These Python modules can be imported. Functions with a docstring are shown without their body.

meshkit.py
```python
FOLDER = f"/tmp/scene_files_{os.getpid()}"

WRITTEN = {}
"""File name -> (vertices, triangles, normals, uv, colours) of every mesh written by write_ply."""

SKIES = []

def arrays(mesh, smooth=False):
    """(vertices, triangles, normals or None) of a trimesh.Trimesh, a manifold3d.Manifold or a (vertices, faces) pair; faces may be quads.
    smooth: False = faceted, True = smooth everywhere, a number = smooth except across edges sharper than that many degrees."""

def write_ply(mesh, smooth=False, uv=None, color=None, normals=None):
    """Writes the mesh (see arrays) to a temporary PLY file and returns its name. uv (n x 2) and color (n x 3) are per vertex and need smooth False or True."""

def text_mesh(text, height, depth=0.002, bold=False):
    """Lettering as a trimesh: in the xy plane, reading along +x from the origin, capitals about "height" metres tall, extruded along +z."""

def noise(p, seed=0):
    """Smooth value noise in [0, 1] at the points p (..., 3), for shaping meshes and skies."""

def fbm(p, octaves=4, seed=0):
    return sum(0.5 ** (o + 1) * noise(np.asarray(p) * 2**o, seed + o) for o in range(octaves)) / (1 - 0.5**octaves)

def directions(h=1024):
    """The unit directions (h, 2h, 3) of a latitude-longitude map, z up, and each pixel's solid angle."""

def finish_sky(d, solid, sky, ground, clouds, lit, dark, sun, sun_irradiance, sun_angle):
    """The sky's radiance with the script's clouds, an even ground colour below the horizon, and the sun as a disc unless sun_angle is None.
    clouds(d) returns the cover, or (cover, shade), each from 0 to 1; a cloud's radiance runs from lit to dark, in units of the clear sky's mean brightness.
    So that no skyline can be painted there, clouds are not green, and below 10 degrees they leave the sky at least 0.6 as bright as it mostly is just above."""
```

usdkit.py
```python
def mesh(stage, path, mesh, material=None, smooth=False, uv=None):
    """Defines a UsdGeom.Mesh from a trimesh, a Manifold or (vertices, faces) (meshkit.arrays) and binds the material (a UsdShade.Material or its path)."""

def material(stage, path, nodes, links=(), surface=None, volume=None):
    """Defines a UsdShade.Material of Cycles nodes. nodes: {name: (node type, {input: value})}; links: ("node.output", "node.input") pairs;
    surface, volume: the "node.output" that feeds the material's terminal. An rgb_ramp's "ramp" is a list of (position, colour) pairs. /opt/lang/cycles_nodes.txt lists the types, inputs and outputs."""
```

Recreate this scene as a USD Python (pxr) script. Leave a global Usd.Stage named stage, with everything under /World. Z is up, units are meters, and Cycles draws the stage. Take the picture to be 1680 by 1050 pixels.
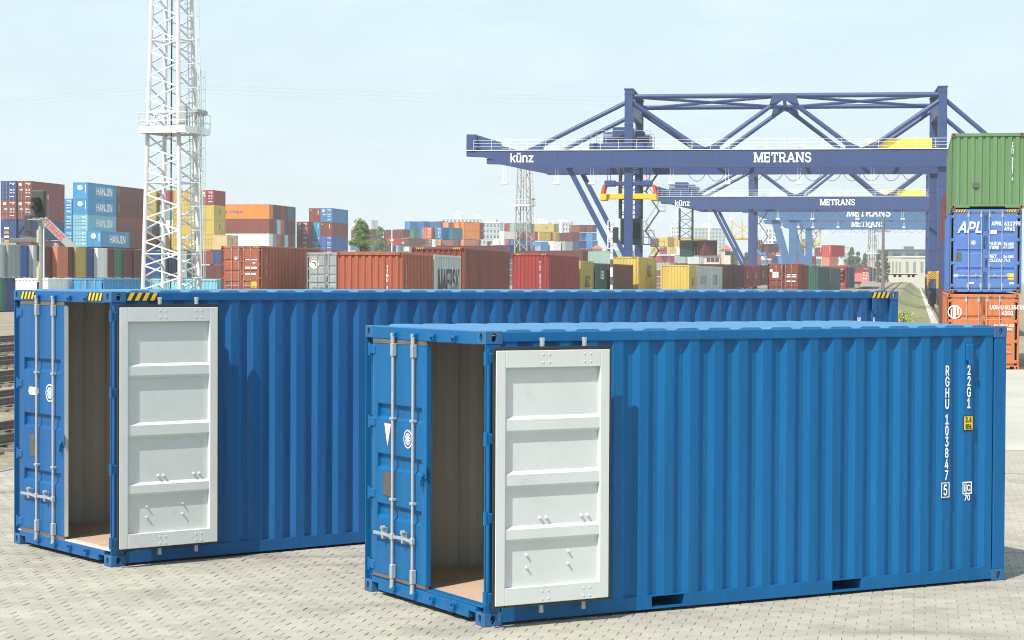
import math, random
import numpy as np, trimesh, manifold3d as m3
from shapely.geometry import Polygon, box as sbox
import usdkit, meshkit
from pxr import Usd, UsdGeom, UsdLux, UsdShade, Gf, Sdf, Vt

stage = Usd.Stage.CreateInMemory()
UsdGeom.SetStageUpAxis(stage, 'Z'); UsdGeom.SetStageMetersPerUnit(stage, 1.0)
UsdGeom.Xform.Define(stage, '/World')
random.seed(7)
PI = math.pi

# ---------------------------------------------------------------- camera, sky, sun, exposure
FPX, PITCH, ROLL, EYE = 3352.77, .0204, .0047, 3.0533      # focal length in photo pixels (1680 wide), tilt, roll, height
cam = UsdGeom.Camera.Define(stage, '/World/camera')
AP = 36.0
cam.CreateHorizontalApertureAttr(AP); cam.CreateVerticalApertureAttr(AP * 640 / 1024)
cam.CreateFocalLengthAttr(AP * FPX / 1680)
cam.CreateClippingRangeAttr((.1, 20000))
cam.AddTranslateOp().Set(Gf.Vec3d(0, 0, EYE))
cam.AddRotateXOp().Set(90 - math.degrees(PITCH))
cam.AddRotateZOp().Set(math.degrees(ROLL))
EXPOSURE = 0.42
cam.CreateExposureAttr(EXPOSURE)

SUN_EL, SUN_AZ = math.radians(52), math.atan2(-.59, -.80)   # direction towards the sun, azimuth from +y towards +x
sd = np.array([math.sin(SUN_AZ) * math.cos(SUN_EL), math.cos(SUN_AZ) * math.cos(SUN_EL), math.sin(SUN_EL)])
sun = UsdLux.DistantLight.Define(stage, '/World/sun')
sun.CreateIntensityAttr(1.25); sun.CreateAngleAttr(.55); sun.CreateColorAttr(Gf.Vec3f(1, .955, .88))
sun.GetPrim().CreateAttribute('inputs:normalize', Sdf.ValueTypeNames.Bool).Set(True)
zax = Gf.Vec3d(*sd)
rot = Gf.Rotation(Gf.Vec3d(0, 0, 1), zax)
sun.AddTransformOp().Set(Gf.Matrix4d().SetRotate(rot))

sky = UsdLux.DomeLight.Define(stage, '/World/sky')
sky.GetPrim().SetCustomDataByKey('kind', 'structure')
skymat = usdkit.material(stage, '/World/Looks/hazy_sky', {
    'tc': ('texture_coordinate', {}),
    'sky': ('sky_texture', {'sky_type': 'single_scattering', 'sun_disc': False, 'sun_elevation': SUN_EL, 'sun_rotation': SUN_AZ, 'air_density': 1.0, 'aerosol_density': 2.2, 'altitude': 200.0}),
    'map': ('mapping', {'scale': (5., 5., 14.0), 'location': (3.1, .4, .25)}),
    'n': ('noise_texture', {'scale': 2.6, 'detail': 6.0, 'roughness': .58, 'distortion': .4}),
    'r': ('map_range', {'from_min': .46, 'from_max': .72, 'to_min': .68, 'to_max': .88, 'clamp': True}),
    'm': ('mix', {'color2': (6.05, 7.55, 8.2)}),
    'bg': ('background_shader', {'strength': .1}),
}, [('tc.generated', 'map.vector'), ('map.vector', 'n.vector'), ('n.fac', 'r.value'), ('r.result', 'm.fac'), ('sky.color', 'm.color1'), ('m.color', 'bg.color')], surface='bg.background')
UsdShade.MaterialBindingAPI.Apply(sky.GetPrim()).Bind(skymat)

# ---------------------------------------------------------------- helpers
def yh(px): return 456.6 + ROLL * (px - 840)
def X_at(px, d): return (px - 840) / FPX * d
def z_at(px, y, d): return EYE + (yh(px) - y) * d / FPX
YA = math.radians(11.2)
U = np.array([math.sin(YA), math.cos(YA)]); V = np.array([math.cos(YA), -math.sin(YA)])   # yard axes: along the tracks, across them
def yard(a, b): return a * V + b * U
def ab(px, d):
    p = np.array([X_at(px, d), d]); return float(p @ V), float(p @ U)

_count = {}
def newpath(name, parent=None):
    base = '/World' if parent is None else str(parent.GetPath())
    k = (base, name); n = _count.get(k, 0); _count[k] = n + 1
    return f'{base}/{name}' + (f'_{n:03d}' if n else '')

def meta(p, label=None, cat=None, group=None, kind=None):
    p = p.GetPrim() if hasattr(p, 'GetPrim') else p
    for k, v in (('label', label), ('category', cat), ('group', group), ('kind', kind)):
        if v: p.SetCustomDataByKey(k, v)
    return p

def thing(name, label=None, cat=None, loc=(0, 0, 0), yaw=0., group=None, kind=None, parent=None):
    x = UsdGeom.Xform.Define(stage, newpath(name, parent))
    x.AddTranslateOp().Set(Gf.Vec3d(*map(float, loc))); x.AddRotateZOp().Set(math.degrees(yaw))
    return meta(x.GetPrim(), label, cat, group, kind)

class MB:
    """collects pieces into one mesh"""
    def __init__(s): s.v, s.f, s.n = [], [], 0
    def add(s, v, f):
        v = np.asarray(v, float); f = np.asarray(f, int)
        if f.shape[1] == 4: f = np.vstack([f[:, [0, 1, 2]], f[:, [0, 2, 3]]])
        s.v.append(v); s.f.append(f + s.n); s.n += len(v); return s
    def tm(s, m, T=None):
        v = np.asarray(m.vertices)
        if T is not None: v = v @ np.asarray(T)[:3, :3].T + np.asarray(T)[:3, 3]
        return s.add(v, m.faces)
    def box(s, x0, x1, y0, y1, z0, z1, ch=0):
        if ch:
            h = hullbox(x0, x1, y0, y1, z0, z1, ch); return s.add(*h)
        v = [(x, y, z) for x in (x0, x1) for y in (y0, y1) for z in (z0, z1)]
        return s.add(v, [(0, 1, 3, 2), (4, 6, 7, 5), (0, 4, 5, 1), (2, 3, 7, 6), (0, 2, 6, 4), (1, 5, 7, 3)])
    def tube(s, p, q, r, n=8, r2=None):
        p = np.asarray(p, float); q = np.asarray(q, float); t = q - p; L = np.linalg.norm(t); t = t / L
        a = np.cross(t, [0, 0, 1.] if abs(t[2]) < .9 else [1., 0, 0]); a /= np.linalg.norm(a); b = np.cross(t, a)
        an = np.arange(n) * 2 * PI / n + PI / n
        ring = np.cos(an)[:, None] * a + np.sin(an)[:, None] * b
        r2 = r if r2 is None else r2
        v = np.vstack([p + ring * r, q + ring * r2])
        f = [(i, (i + 1) % n, n + (i + 1) % n, n + i) for i in range(n)]
        s.add(v, f)
        s.add(p + ring * r, [(0, i + 1, i) for i in range(1, n - 1)]); s.add(q + ring * r2, [(0, i, i + 1) for i in range(1, n - 1)])
        return s
    def bar(s, p, q, w, h):
        """square bar from p to q, w across, h in the 'up' sense"""
        p = np.asarray(p, float); q = np.asarray(q, float); t = q - p; t = t / np.linalg.norm(t)
        a = np.cross(t, [0, 0, 1.] if abs(t[2]) < .98 else [0, 1., 0]); a /= np.linalg.norm(a); b = np.cross(a, t)
        v = [c + a * w / 2 * i + b * h / 2 * j for c in (p, q) for i in (-1, 1) for j in (-1, 1)]
        return s.add(v, [(0, 1, 3, 2), (4, 6, 7, 5), (0, 4, 5, 1), (2, 3, 7, 6), (0, 2, 6, 4), (1, 5, 7, 3)])
    def build(s, name, mat, parent=None, smooth=False, label=None, cat=None, group=None, kind=None):
        v = np.vstack(s.v); f = np.vstack(s.f)
        p = usdkit.mesh(stage, newpath(name, parent), (v, f), mat, smooth)
        return meta(p.GetPrim(), label, cat, group, kind)

_hb = {}
def hullbox(x0, x1, y0, y1, z0, z1, c, raw=False):
    pts = []
    for i, (a, b) in enumerate(((x0, x1), (y0, y1), (z0, z1))): pass
    for x, sx in ((x0, 1), (x1, -1)):
        for y, sy in ((y0, 1), (y1, -1)):
            for z, sz in ((z0, 1), (z1, -1)):
                pts += [(x, y + sy * c, z + sz * c), (x + sx * c, y, z + sz * c), (x + sx * c, y + sy * c, z)]
    h = m3.Manifold.hull_points(np.array(pts, float))
    if raw: return h
    h = h.to_mesh()
    return np.array(h.vert_properties[:, :3]), np.array(h.tri_verts)

def ext(poly, depth):
    m = trimesh.creation.extrude_polygon(poly, depth, engine='earcut'); return np.asarray(m.vertices), np.asarray(m.faces)

def put(vf, ax, ay, az, o=(0, 0, 0)):
    """maps an extruded (x, y, z) mesh to axes ax, ay, az at o"""
    v, f = vf; A = np.array([ax, ay, az], float)
    v = v @ A + np.asarray(o, float)
    if np.linalg.det(A) < 0: f = f[:, ::-1]
    return v, f

# ---------------------------------------------------------------- materials
_mats = {}
def mat(name, rgb, rough=.5, metal=0., var=.12, scale=3., spec=.5, bump=0., bscale=40., streak=False, wear=None, wear_amt=.0, fine=0.):
    if name in _mats: return _mats[name]
    c = np.array(rgb, float)
    nodes = {'g': ('geometry', {}), 'mp': ('mapping', {'scale': (1., 1., .18 if streak else 1.)}),
             'n': ('noise_texture', {'scale': scale, 'detail': 5., 'roughness': .6}),
             'r': ('rgb_ramp', {'ramp': [(.28, tuple(c * (1 - var))), (.5, tuple(c)), (.75, tuple(np.minimum(c * (1 + var * .8) + var * .01, 1)))]}),
             'p': ('principled_bsdf', {'roughness': rough, 'metallic': metal, 'specular_ior_level': spec})}
    links = [('g.position', 'mp.vector'), ('mp.vector', 'n.vector'), ('n.fac', 'r.fac')]
    out = 'r.color'
    if wear is not None:
        nodes['n2'] = ('noise_texture', {'scale': scale * 2.3, 'detail': 8., 'roughness': .72, 'distortion': .3})
        nodes['r2'] = ('map_range', {'from_min': .62 - wear_amt, 'from_max': .74 - wear_amt * .6, 'to_min': 0., 'to_max': .85, 'clamp': True})
        nodes['mx'] = ('mix', {'color2': wear})
        links += [('mp.vector', 'n2.vector'), ('n2.fac', 'r2.value'), ('r2.result', 'mx.fac'), (out, 'mx.color1')]
        out = 'mx.color'
    if fine:    # rain and dust streaks running down the sheet
        nodes['mf'] = ('mapping', {'scale': (9., 9., .35)}); nodes['nf'] = ('noise_texture', {'scale': 1.6, 'detail': 5., 'roughness': .7})
        nodes['rf'] = ('rgb_ramp', {'ramp': [(.3, (1 - fine, 1 - fine * .95, 1 - fine * .9)), (.5, (1, 1, 1)), (.72, (1 + fine * 1.6, 1 + fine * .8, 1 + fine * .5))]}); nodes['xf'] = ('mix', {'mix_type': 'multiply', 'fac': 1.})
        links += [('g.position', 'mf.vector'), ('mf.vector', 'nf.vector'), ('nf.fac', 'rf.fac'), (out, 'xf.color1'), ('rf.color', 'xf.color2')]; out = 'xf.color'
    links.append((out, 'p.base_color'))
    if bump:
        nodes['nb'] = ('noise_texture', {'scale': bscale, 'detail': 4.})
        nodes['b'] = ('bump', {'strength': bump, 'distance': .01})
        links += [('g.position', 'nb.vector'), ('nb.fac', 'b.height'), ('b.normal', 'p.normal')]
    _mats[name] = usdkit.material(stage, '/World/Looks/' + name, nodes, links, surface='p.BSDF')
    return _mats[name]

RUST = (.13, .055, .03)
PAINT = {  # container paints
    'maroon': (.115, .032, .03), 'brown': (.12, .042, .032), 'rust_red': (.20, .052, .035), 'red': (.28, .04, .038), 'bright_red': (.42, .05, .04), 'orange': (.47, .135, .045),
    'bright_orange': (.7, .22, .03), 'pale_orange': (.6, .2, .1), 'dark_blue': (.03, .06, .17), 'navy': (.03, .04, .1), 'blue': (.045, .115, .34), 'mid_blue': (.06, .2, .42), 'light_blue': (.05, .27, .50),
    'cyan': (.2, .47, .56), 'teal': (.05, .15, .2), 'green': (.05, .17, .1), 'dark_green': (.03, .1, .075), 'grey': (.27, .31, .31), 'light_grey': (.46, .5, .5), 'dark_grey': (.1, .11, .12),
    'white': (.75, .75, .71), 'yellow': (.55, .4, .09), 'olive_yellow': (.45, .34, .09), 'cream': (.6, .45, .24), 'grass_green': (.10, .195, .082), 'apl_blue': (.07, .155, .41), 'pink': (.62, .2, .17), 'sea_green': (.27, .38, .34), 'terracotta': (.33, .092, .05),
}
def paint(k):
    return mat('paint_' + k, PAINT[k], rough=.55, var=.16, scale=1.1, streak=True, wear=RUST, wear_amt=.0)

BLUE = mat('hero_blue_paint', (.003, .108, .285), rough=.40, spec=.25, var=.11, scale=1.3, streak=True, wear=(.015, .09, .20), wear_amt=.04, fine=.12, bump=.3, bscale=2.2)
BLUE_C = mat('hero_blue_casting', (.016, .11, .26), rough=.5, var=.2, scale=7., wear=(.17, .10, .065), wear_amt=.07)
INNER = mat('grey_door_lining', (.56, .59, .57), rough=.5, var=.05, scale=2.5, wear=(.48, .505, .485), wear_amt=.02)
LINING = mat('grey_wall_lining', (.47, .475, .43), rough=.6, var=.06, scale=2.)
PLY = mat('plywood_floor', (.46, .325, .24), rough=.65, var=.12, scale=3., wear=(.36, .2, .13), wear_amt=.02)
GALV = mat('galvanised_steel', (.42, .44, .45), rough=.45, metal=.35, var=.12, scale=14.)
RUBBER = mat('black_rubber', (.022, .022, .022), rough=.6, var=.2, scale=6.)
GASKET = mat('dusty_gasket', (.12, .105, .095), rough=.7, var=.25, scale=9.)
WHITE = mat('white_print', (.82, .82, .8), rough=.5, var=.02)
BLACK = mat('black_print', (.02, .02, .02), rough=.5, var=.05)
YELLOW = mat('yellow_print', (.75, .5, .02), rough=.45, var=.06)
REDP = mat('red_print', (.6, .03, .04), rough=.5, var=.05)
PLATE = mat('data_plate_metal', (.13, .12, .12), rough=.4, metal=.4, var=.3, scale=25.)
DARK = mat('dark_steel', (.035, .035, .04), rough=.6, var=.2)
STEEL = mat('worn_steel', (.16, .15, .14), rough=.5, metal=.3, var=.25, scale=6.)
RAILM = mat('rail_steel', (.10, .075, .06), rough=.5, metal=.2, var=.3, scale=8.)
CRANE = mat('crane_blue', (.032, .060, .172), rough=.45, var=.08, scale=.6, streak=True)
CRANE2 = mat('haze_pale_crane_blue', (.055, .13, .27), rough=.5, var=.08, scale=.6)  # lighter blue, distance haze mixed into the far cranes' colour
WMETAL = mat('white_paint', (.78, .79, .78), rough=.5, var=.05, scale=2.)
GREYM = mat('grey_paint', (.33, .35, .35), rough=.5, var=.1)
LATT = mat('mast_zinc', (.36, .34, .315), rough=.5, metal=.1, var=.1, scale=5.)
YCRANE = mat('crane_yellow', (.72, .46, .02), rough=.45, var=.08)
CAB = mat('cab_dark_green', (.03, .07, .065), rough=.25, var=.15)
CONC = mat('concrete_grey', (.42, .41, .37), rough=.85, var=.12, scale=1.2)

# ---------------------------------------------------------------- ground
def ground_mat():
    return usdkit.material(stage, '/World/Looks/gravel_ground', {
        'g': ('geometry', {}), 'n': ('noise_texture', {'scale': .35, 'detail': 6.}), 'n2': ('noise_texture', {'scale': 9., 'detail': 6., 'roughness': .75}),
        'r': ('rgb_ramp', {'ramp': [(.3, (.22, .17, .12)), (.5, (.33, .29, .22)), (.7, (.27, .25, .2))]}),
        'r2': ('rgb_ramp', {'ramp': [(.3, (.35, .32, .3)), (.5, (.85, .85, .85)), (.7, (1.25, 1.2, 1.15))]}),
        'm': ('mix', {'mix_type': 'multiply', 'fac': 1.}), 'b': ('bump', {'strength': .8, 'distance': .05}), 'p': ('principled_bsdf', {'roughness': .95, 'specular_ior_level': .2})},
        [('g.position', 'n.vector'), ('g.position', 'n2.vector'), ('n.fac', 'r.fac'), ('n2.fac', 'r2.fac'), ('r.color', 'm.color1'), ('r2.color', 'm.color2'), ('m.color', 'p.base_color'), ('n2.fac', 'b.height'), ('b.normal', 'p.normal')], surface='p.BSDF')
GROUND = ground_mat()
g = MB(); g.add([(-3500, -300, -.06), (3500, -300, -.06), (3500, 6000, -.06), (-3500, 6000, -.06)], [(0, 1, 2, 3)])
g.build('ground', GROUND, kind='structure', label='brown gravel yard ground')

PAVE_RGB = np.array((.338, .316, .266))
def pave_mat(name, tone):
    nodes = {'g': ('geometry', {}), 'n': ('noise_texture', {'scale': 1.1, 'detail': 5., 'roughness': .65}), 'n2': ('noise_texture', {'scale': 60., 'detail': 3.}),
        'r': ('rgb_ramp', {'ramp': [(.28, tuple(PAVE_RGB * .76)), (.48, tuple(PAVE_RGB)), (.7, tuple(PAVE_RGB * 1.08))]}),
        'r2': ('rgb_ramp', {'ramp': [(.3, (.86, .86, .86)), (.7, (1.1, 1.1, 1.1))]}),
        'm': ('mix', {'mix_type': 'multiply', 'fac': 1.}), 'p': ('principled_bsdf', {'roughness': .88, 'specular_ior_level': .25}),
        'mp3': ('mapping', {'rotation': (0, 0, .5), 'scale': (.10, .55, 1.)}), 'n3': ('noise_texture', {'scale': 1.3, 'detail': 6., 'roughness': .62, 'distortion': .6}), 'r3': ('rgb_ramp', {'ramp': [(.34, (.72, .72, .73)), (.46, (.97, .97, .97)), (.62, (1.04, 1.04, 1.03))]}), 'm3': ('mix', {'mix_type': 'multiply', 'fac': 1.}), 'm2': ('mix', {'mix_type': 'multiply', 'fac': 1., 'color2': (tone, tone, tone)}), 'b': ('bump', {'strength': .25, 'distance': .006})}
    links = [('g.position', 'n.vector'), ('g.position', 'n2.vector'), ('n.fac', 'r.fac'), ('n2.fac', 'r2.fac'), ('r.color', 'm.color1'), ('r2.color', 'm.color2'), ('m.color', 'm3.color1'), ('g.position', 'mp3.vector'), ('mp3.vector', 'n3.vector'), ('n3.fac', 'r3.fac'), ('r3.color', 'm3.color2'), ('m3.color', 'm2.color1'), ('m2.color', 'p.base_color'), ('n2.fac', 'b.height'), ('b.normal', 'p.normal')]
    if tone == 0:   # stones of the joined field read their own tone
        nodes['at'] = ('attribute', {'attribute': 'tone'}); links.append(('at.color', 'm2.color2'))
    return usdkit.material(stage, '/World/Looks/' + name, nodes, links, surface='p.BSDF')
PV = [pave_mat('paving_a', .93), pave_mat('paving_b', 1.0), pave_mat('paving_c', 1.06)]
PVF = pave_mat('paving_field', 0)
JOINT = mat('sand_joint', (.29, .275, .25), rough=.95, var=.3, scale=20.)
APRON = mat('pale_concrete', (.385, .37, .325), rough=.85, var=.16, scale=.35)
# block paving: bed, then double-T stones in running bond along the yard axes
A0, A1, B0, B1 = -14.0, 26.0, 2.0, 41.0
pav = thing('pavement', 'pale grey interlocking block paving', kind='structure')
def quadsheet(a0, a1, b0, b1, z):
    c = [yard(a, b) for a, b in ((a0, b0), (a1, b0), (a1, b1), (a0, b1))]
    return [(p[0], p[1], z) for p in c], [(0, 1, 2, 3)]
def brick_far():
    return usdkit.material(stage, '/World/Looks/paving_distant', {
        'g': ('geometry', {}), 'mp': ('mapping', {'rotation': (0, 0, YA)}), 'n': ('noise_texture', {'scale': 1.1, 'detail': 5., 'roughness': .65}),
        'r': ('rgb_ramp', {'ramp': [(.28, tuple(PAVE_RGB * .76)), (.48, tuple(PAVE_RGB)), (.7, tuple(PAVE_RGB * 1.08))]}),
        'bk': ('brick_texture', {'scale': 1., 'brick_width': .2, 'row_height': .165, 'mortar_size': .004, 'offset': .5, 'mortar': tuple(PAVE_RGB * .62)}),
        'p': ('principled_bsdf', {'roughness': .9, 'specular_ior_level': .25})},
        [('g.position', 'mp.vector'), ('mp.vector', 'bk.vector'), ('g.position', 'n.vector'), ('n.fac', 'r.fac'), ('r.color', 'bk.color1'), ('r.color', 'bk.color2'), ('bk.color', 'p.base_color')], surface='p.BSDF')
FARB = 33.2
MB().add(*quadsheet(A0, A1, B0, FARB, -.0075)).build('bed', JOINT, pav)
MB().add(*quadsheet(A0, A1, FARB, B1, 0.)).build('distant_paving', brick_far(), pav)
def stone_poly():
    w, h, n, c = .0980, .0821, .002, .012     # half width, half depth, waist
    return np.array([(-w + .003, -h), (-w, -h + .003), (-w + n, -h + c + .014), (-w + n, h - c - .014), (-w, h - .003), (-w + .003, h), (w - .003, h), (w, h - .003), (w - n, h - c - .014), (w - n, -h + c + .014), (w, -h + .003), (w - .003, -h)])[::-1]
SP = stone_poly(); ns = len(SP)
def stone(tilt=(0, 0), dz=0):
    top = np.c_[SP * .975, np.full(ns, 0.)]; top[:, 2] = dz + top[:, 0] * tilt[0] + top[:, 1] * tilt[1]
    rim = np.c_[SP, np.full(ns, -.004)]; rim[:, 2] += dz + rim[:, 0] * tilt[0] + rim[:, 1] * tilt[1]
    low = np.c_[SP, np.full(ns, -.03)]
    return np.vstack([top, rim, low])
_st = trimesh.creation.triangulate_polygon(Polygon(SP), engine='earcut')
_order = np.array([np.argmin(((SP - q) ** 2).sum(1)) for q in _st[0]]); TOPF = _order[np.asarray(_st[1])]
_n = np.cross(SP[TOPF[:, 1]] - SP[TOPF[:, 0]], SP[TOPF[:, 2]] - SP[TOPF[:, 0]]); TOPF[_n < 0] = TOPF[_n < 0][:, ::-1]
SIDEF = []
for k in range(2):
    for i in range(ns):
        j = (i + 1) % ns; a, b, c2, d2 = k * ns + i, k * ns + j, (k + 1) * ns + j, (k + 1) * ns + i
        SIDEF += [(a, b, c2), (a, c2, d2)]
STF = np.vstack([TOPF, np.array(SIDEF)])
rng = np.random.default_rng(5)
R2 = np.array([V, U])
rows = []
for r in range(int((FARB - 14.5) / .165)):
    b = 14.5 + (r + .5) * .165
    for k in range(-70, 130):
        a = k * .2 + (.1 if r % 2 else 0) + .1
        if not (A0 + .1 < a < A1 - .1): continue
        p = yard(a, b)
        if p[1] < 16.6 or abs(p[0] / p[1]) > .262: continue
        q = p - np.array((-.2314, 17.8034)); l = np.array((math.cos(.5151), math.sin(.5151))); w = np.array((-l[1], l[0]))
        if -.0 < q @ l - .35 < 5.4 and .35 < q @ w < 2.1: continue
        q = p - np.array((-4.1962, 21.38)); l = np.array((math.cos(.6575), math.sin(.6575))); w = np.array((-l[1], l[0]))
        if .35 < q @ l < 11.8 and .35 < q @ w < 2.1: continue
        rows.append((np.hypot(*p), p, rng.normal(0, .006, 2), rng.normal(0, .0012), rng.choice([.9, .96, 1., 1.03, 1.08], p=[.1, .2, .35, .2, .15])))
def visible(p):  # on the photo's lower edge and not behind the two containers
    l = np.array((math.cos(.5151), math.sin(.5151))); return p[1] > 17.32 + abs(p[0]) * 0 and (p[1] < 20)
rows.sort(key=lambda t: (not visible(t[1]), t[0]))
fv, ff, ft = [], [], []
for i, (_, p, tl, dz, tone) in enumerate(rows):
    v = stone(tl, dz); v[:, :2] = v[:, :2] @ R2 + p
    if i < 300:
        usdkit.mesh(stage, newpath('paving_stone', pav), (v, STF), PV[0 if tone < .95 else 1 if tone < 1.02 else 2])
    else:
        ff.append(STF + len(fv) * 3 * ns); fv.append(v); ft.append(np.full(3 * ns, tone))
m = usdkit.mesh(stage, newpath('paving_stones_field', pav), (np.vstack(fv), np.vstack(ff)), PVF)
ft = np.concatenate(ft)
UsdGeom.PrimvarsAPI(m).CreatePrimvar('tone', Sdf.ValueTypeNames.Color3fArray, 'vertex').Set(Vt.Vec3fArray.FromNumpy(np.c_[ft, ft, ft].astype(np.float32)))
meta(m, kind='stuff')
MB().add(*quadsheet(-4, 60, B1 - 3.2, 74, .004)).build('apron', APRON, kind='structure', label='pale concrete apron behind the block paving')
# pavement edge kerb towards the tracks
k = MB()
for i in range(40):
    c = [yard(a, b) for a, b in ((A0 - .14, B0 + i), (A0 - .01, B0 + i), (A0 - .01, B0 + i + .985), (A0 - .14, B0 + i + .985))]
    k.add([(p[0], p[1], z) for z in (-.1, .003) for p in c], [(3, 2, 1, 0), (4, 5, 6, 7), (0, 1, 5, 4), (1, 2, 6, 5), (2, 3, 7, 6), (3, 0, 4, 7)])
k.build('kerb', mat('edging_concrete', (.24, .23, .20), rough=.9, var=.2), kind='structure', label='concrete edging stones between paving and tracks')

# railway bed rising away from the camera, with its grassy slope on the right
def zbed(b): return float(np.clip((b - 74) * .0055, 0, 2.2))
GRASS = usdkit.material(stage, '/World/Looks/dry_grass', {
    'g': ('geometry', {}), 'n': ('noise_texture', {'scale': .22, 'detail': 7., 'roughness': .65}), 'n2': ('noise_texture', {'scale': 5., 'detail': 5.}),
    'r': ('rgb_ramp', {'ramp': [(.32, (.25, .20, .13)), (.47, (.22, .22, .12)), (.66, (.16, .19, .08))]}), 'b': ('bump', {'strength': 1., 'distance': .12}),
    'p': ('principled_bsdf', {'roughness': 1., 'specular_ior_level': .1})}, [('g.position', 'n.vector'), ('g.position', 'n2.vector'), ('n.fac', 'r.fac'), ('r.color', 'p.base_color'), ('n2.fac', 'b.height'), ('b.normal', 'p.normal')], surface='p.BSDF')
bb = np.r_[np.arange(74.01, 200, 7.), np.arange(200, 1000, 25.)]
def strip(cols, zf, jitter=0):
    vv, fa = [], []
    for i, b in enumerate(bb):
        for j, a in enumerate(cols):
            p = yard(a, b); vv.append((p[0], p[1], zf(j, b)))
    n = len(cols)
    for i in range(len(bb) - 1):
        for j in range(n - 1):
            fa.append((i * n + j, i * n + j + 1, (i + 1) * n + j + 1, (i + 1) * n + j))
    return vv, fa
MB().add(*strip([-47, -45, -4, -2.9], lambda j, b: (zbed(b) - .03) if j in (1, 2) else zbed(b) - .035 if j == 3 else -.2)).build('railway_bed', GROUND, kind='structure', label='gravel bed carrying the railway tracks')
MB().add(*strip([-2.9, -2.6, -2.2, -.6, .55, .95], lambda j, b: [zbed(b) - .03, zbed(b) + .03, zbed(b), .35 * zbed(b), .06, .05][j])).build('grass_slope', GRASS, kind='structure', label='dry grass slope between the tracks and the crane rail kerb')
MB().add(*strip([.96, .961, 1.42, 1.421], lambda j, b: (.16 if j in (1, 2) else -.1))).build('crane_rail_kerb', CONC, kind='structure', label='pale concrete kerb along the crane rail')

# ---------------------------------------------------------------- railway tracks
def track(a, b0, b1, label, sleepers=True):
    t = thing('railway_track', label, 'railway track', group='railway tracks')
    for da in (0, 1.435):
        m = MB(); bs = np.r_[np.arange(b0, b1, 12.), b1]
        prof = [(-.065, 0), (.065, 0), (.065, .02), (.012, .035), (.012, .12), (.036, .13), (.036, .165), (-.036, .165), (-.036, .13), (-.012, .12), (-.012, .035), (-.065, .02)]
        vv = []
        for b in bs:
            for x, z in prof:
                p = yard(a + da + x, b); vv.append((p[0], p[1], z + zbed(b) + .03))
        n = len(prof); fa = [(i * n + j, i * n + (j + 1) % n, (i + 1) * n + (j + 1) % n, (i + 1) * n + j) for i in range(len(bs) - 1) for j in range(n)]
        m.add(vv, fa); m.build('rail', RAILM, t)
    if sleepers:
        n = 0
        for b in np.arange(b0, min(b1, b0 + 60), .65):
            m = MB(); c = [yard(a + x, b + y) for x, y in ((-.55, -.12), (1.98, -.12), (1.98, .12), (-.55, .12))]; z = zbed(b)
            m.add([(p[0], p[1], z + q) for q in (-.08, -.005) for p in c], [(3, 2, 1, 0), (4, 5, 6, 7), (0, 1, 5, 4), (1, 2, 6, 5), (2, 3, 7, 6), (3, 0, 4, 7)])
            m.build('sleeper', mat('sleeper_wood', (.17, .145, .115), rough=.95, var=.3, scale=5.), t)
    return t
for i, (a, b0) in enumerate([(-17.6, 26), (-22.4, 30), (-27.0, 40), (-31.8, 50), (-36.8, 60), (-41.5, 70)]):
    track(a, b0, 330, ['railway track next to the edge of the paving', 'second railway track from the paving', 'third railway track from the paving', 'fourth railway track from the paving', 'fifth railway track from the paving', 'railway track farthest from the paving'][i])
track(-5.2, 160, 900, 'empty railway track running into the distance beside the grass slope', False)
cr = MB()
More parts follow.
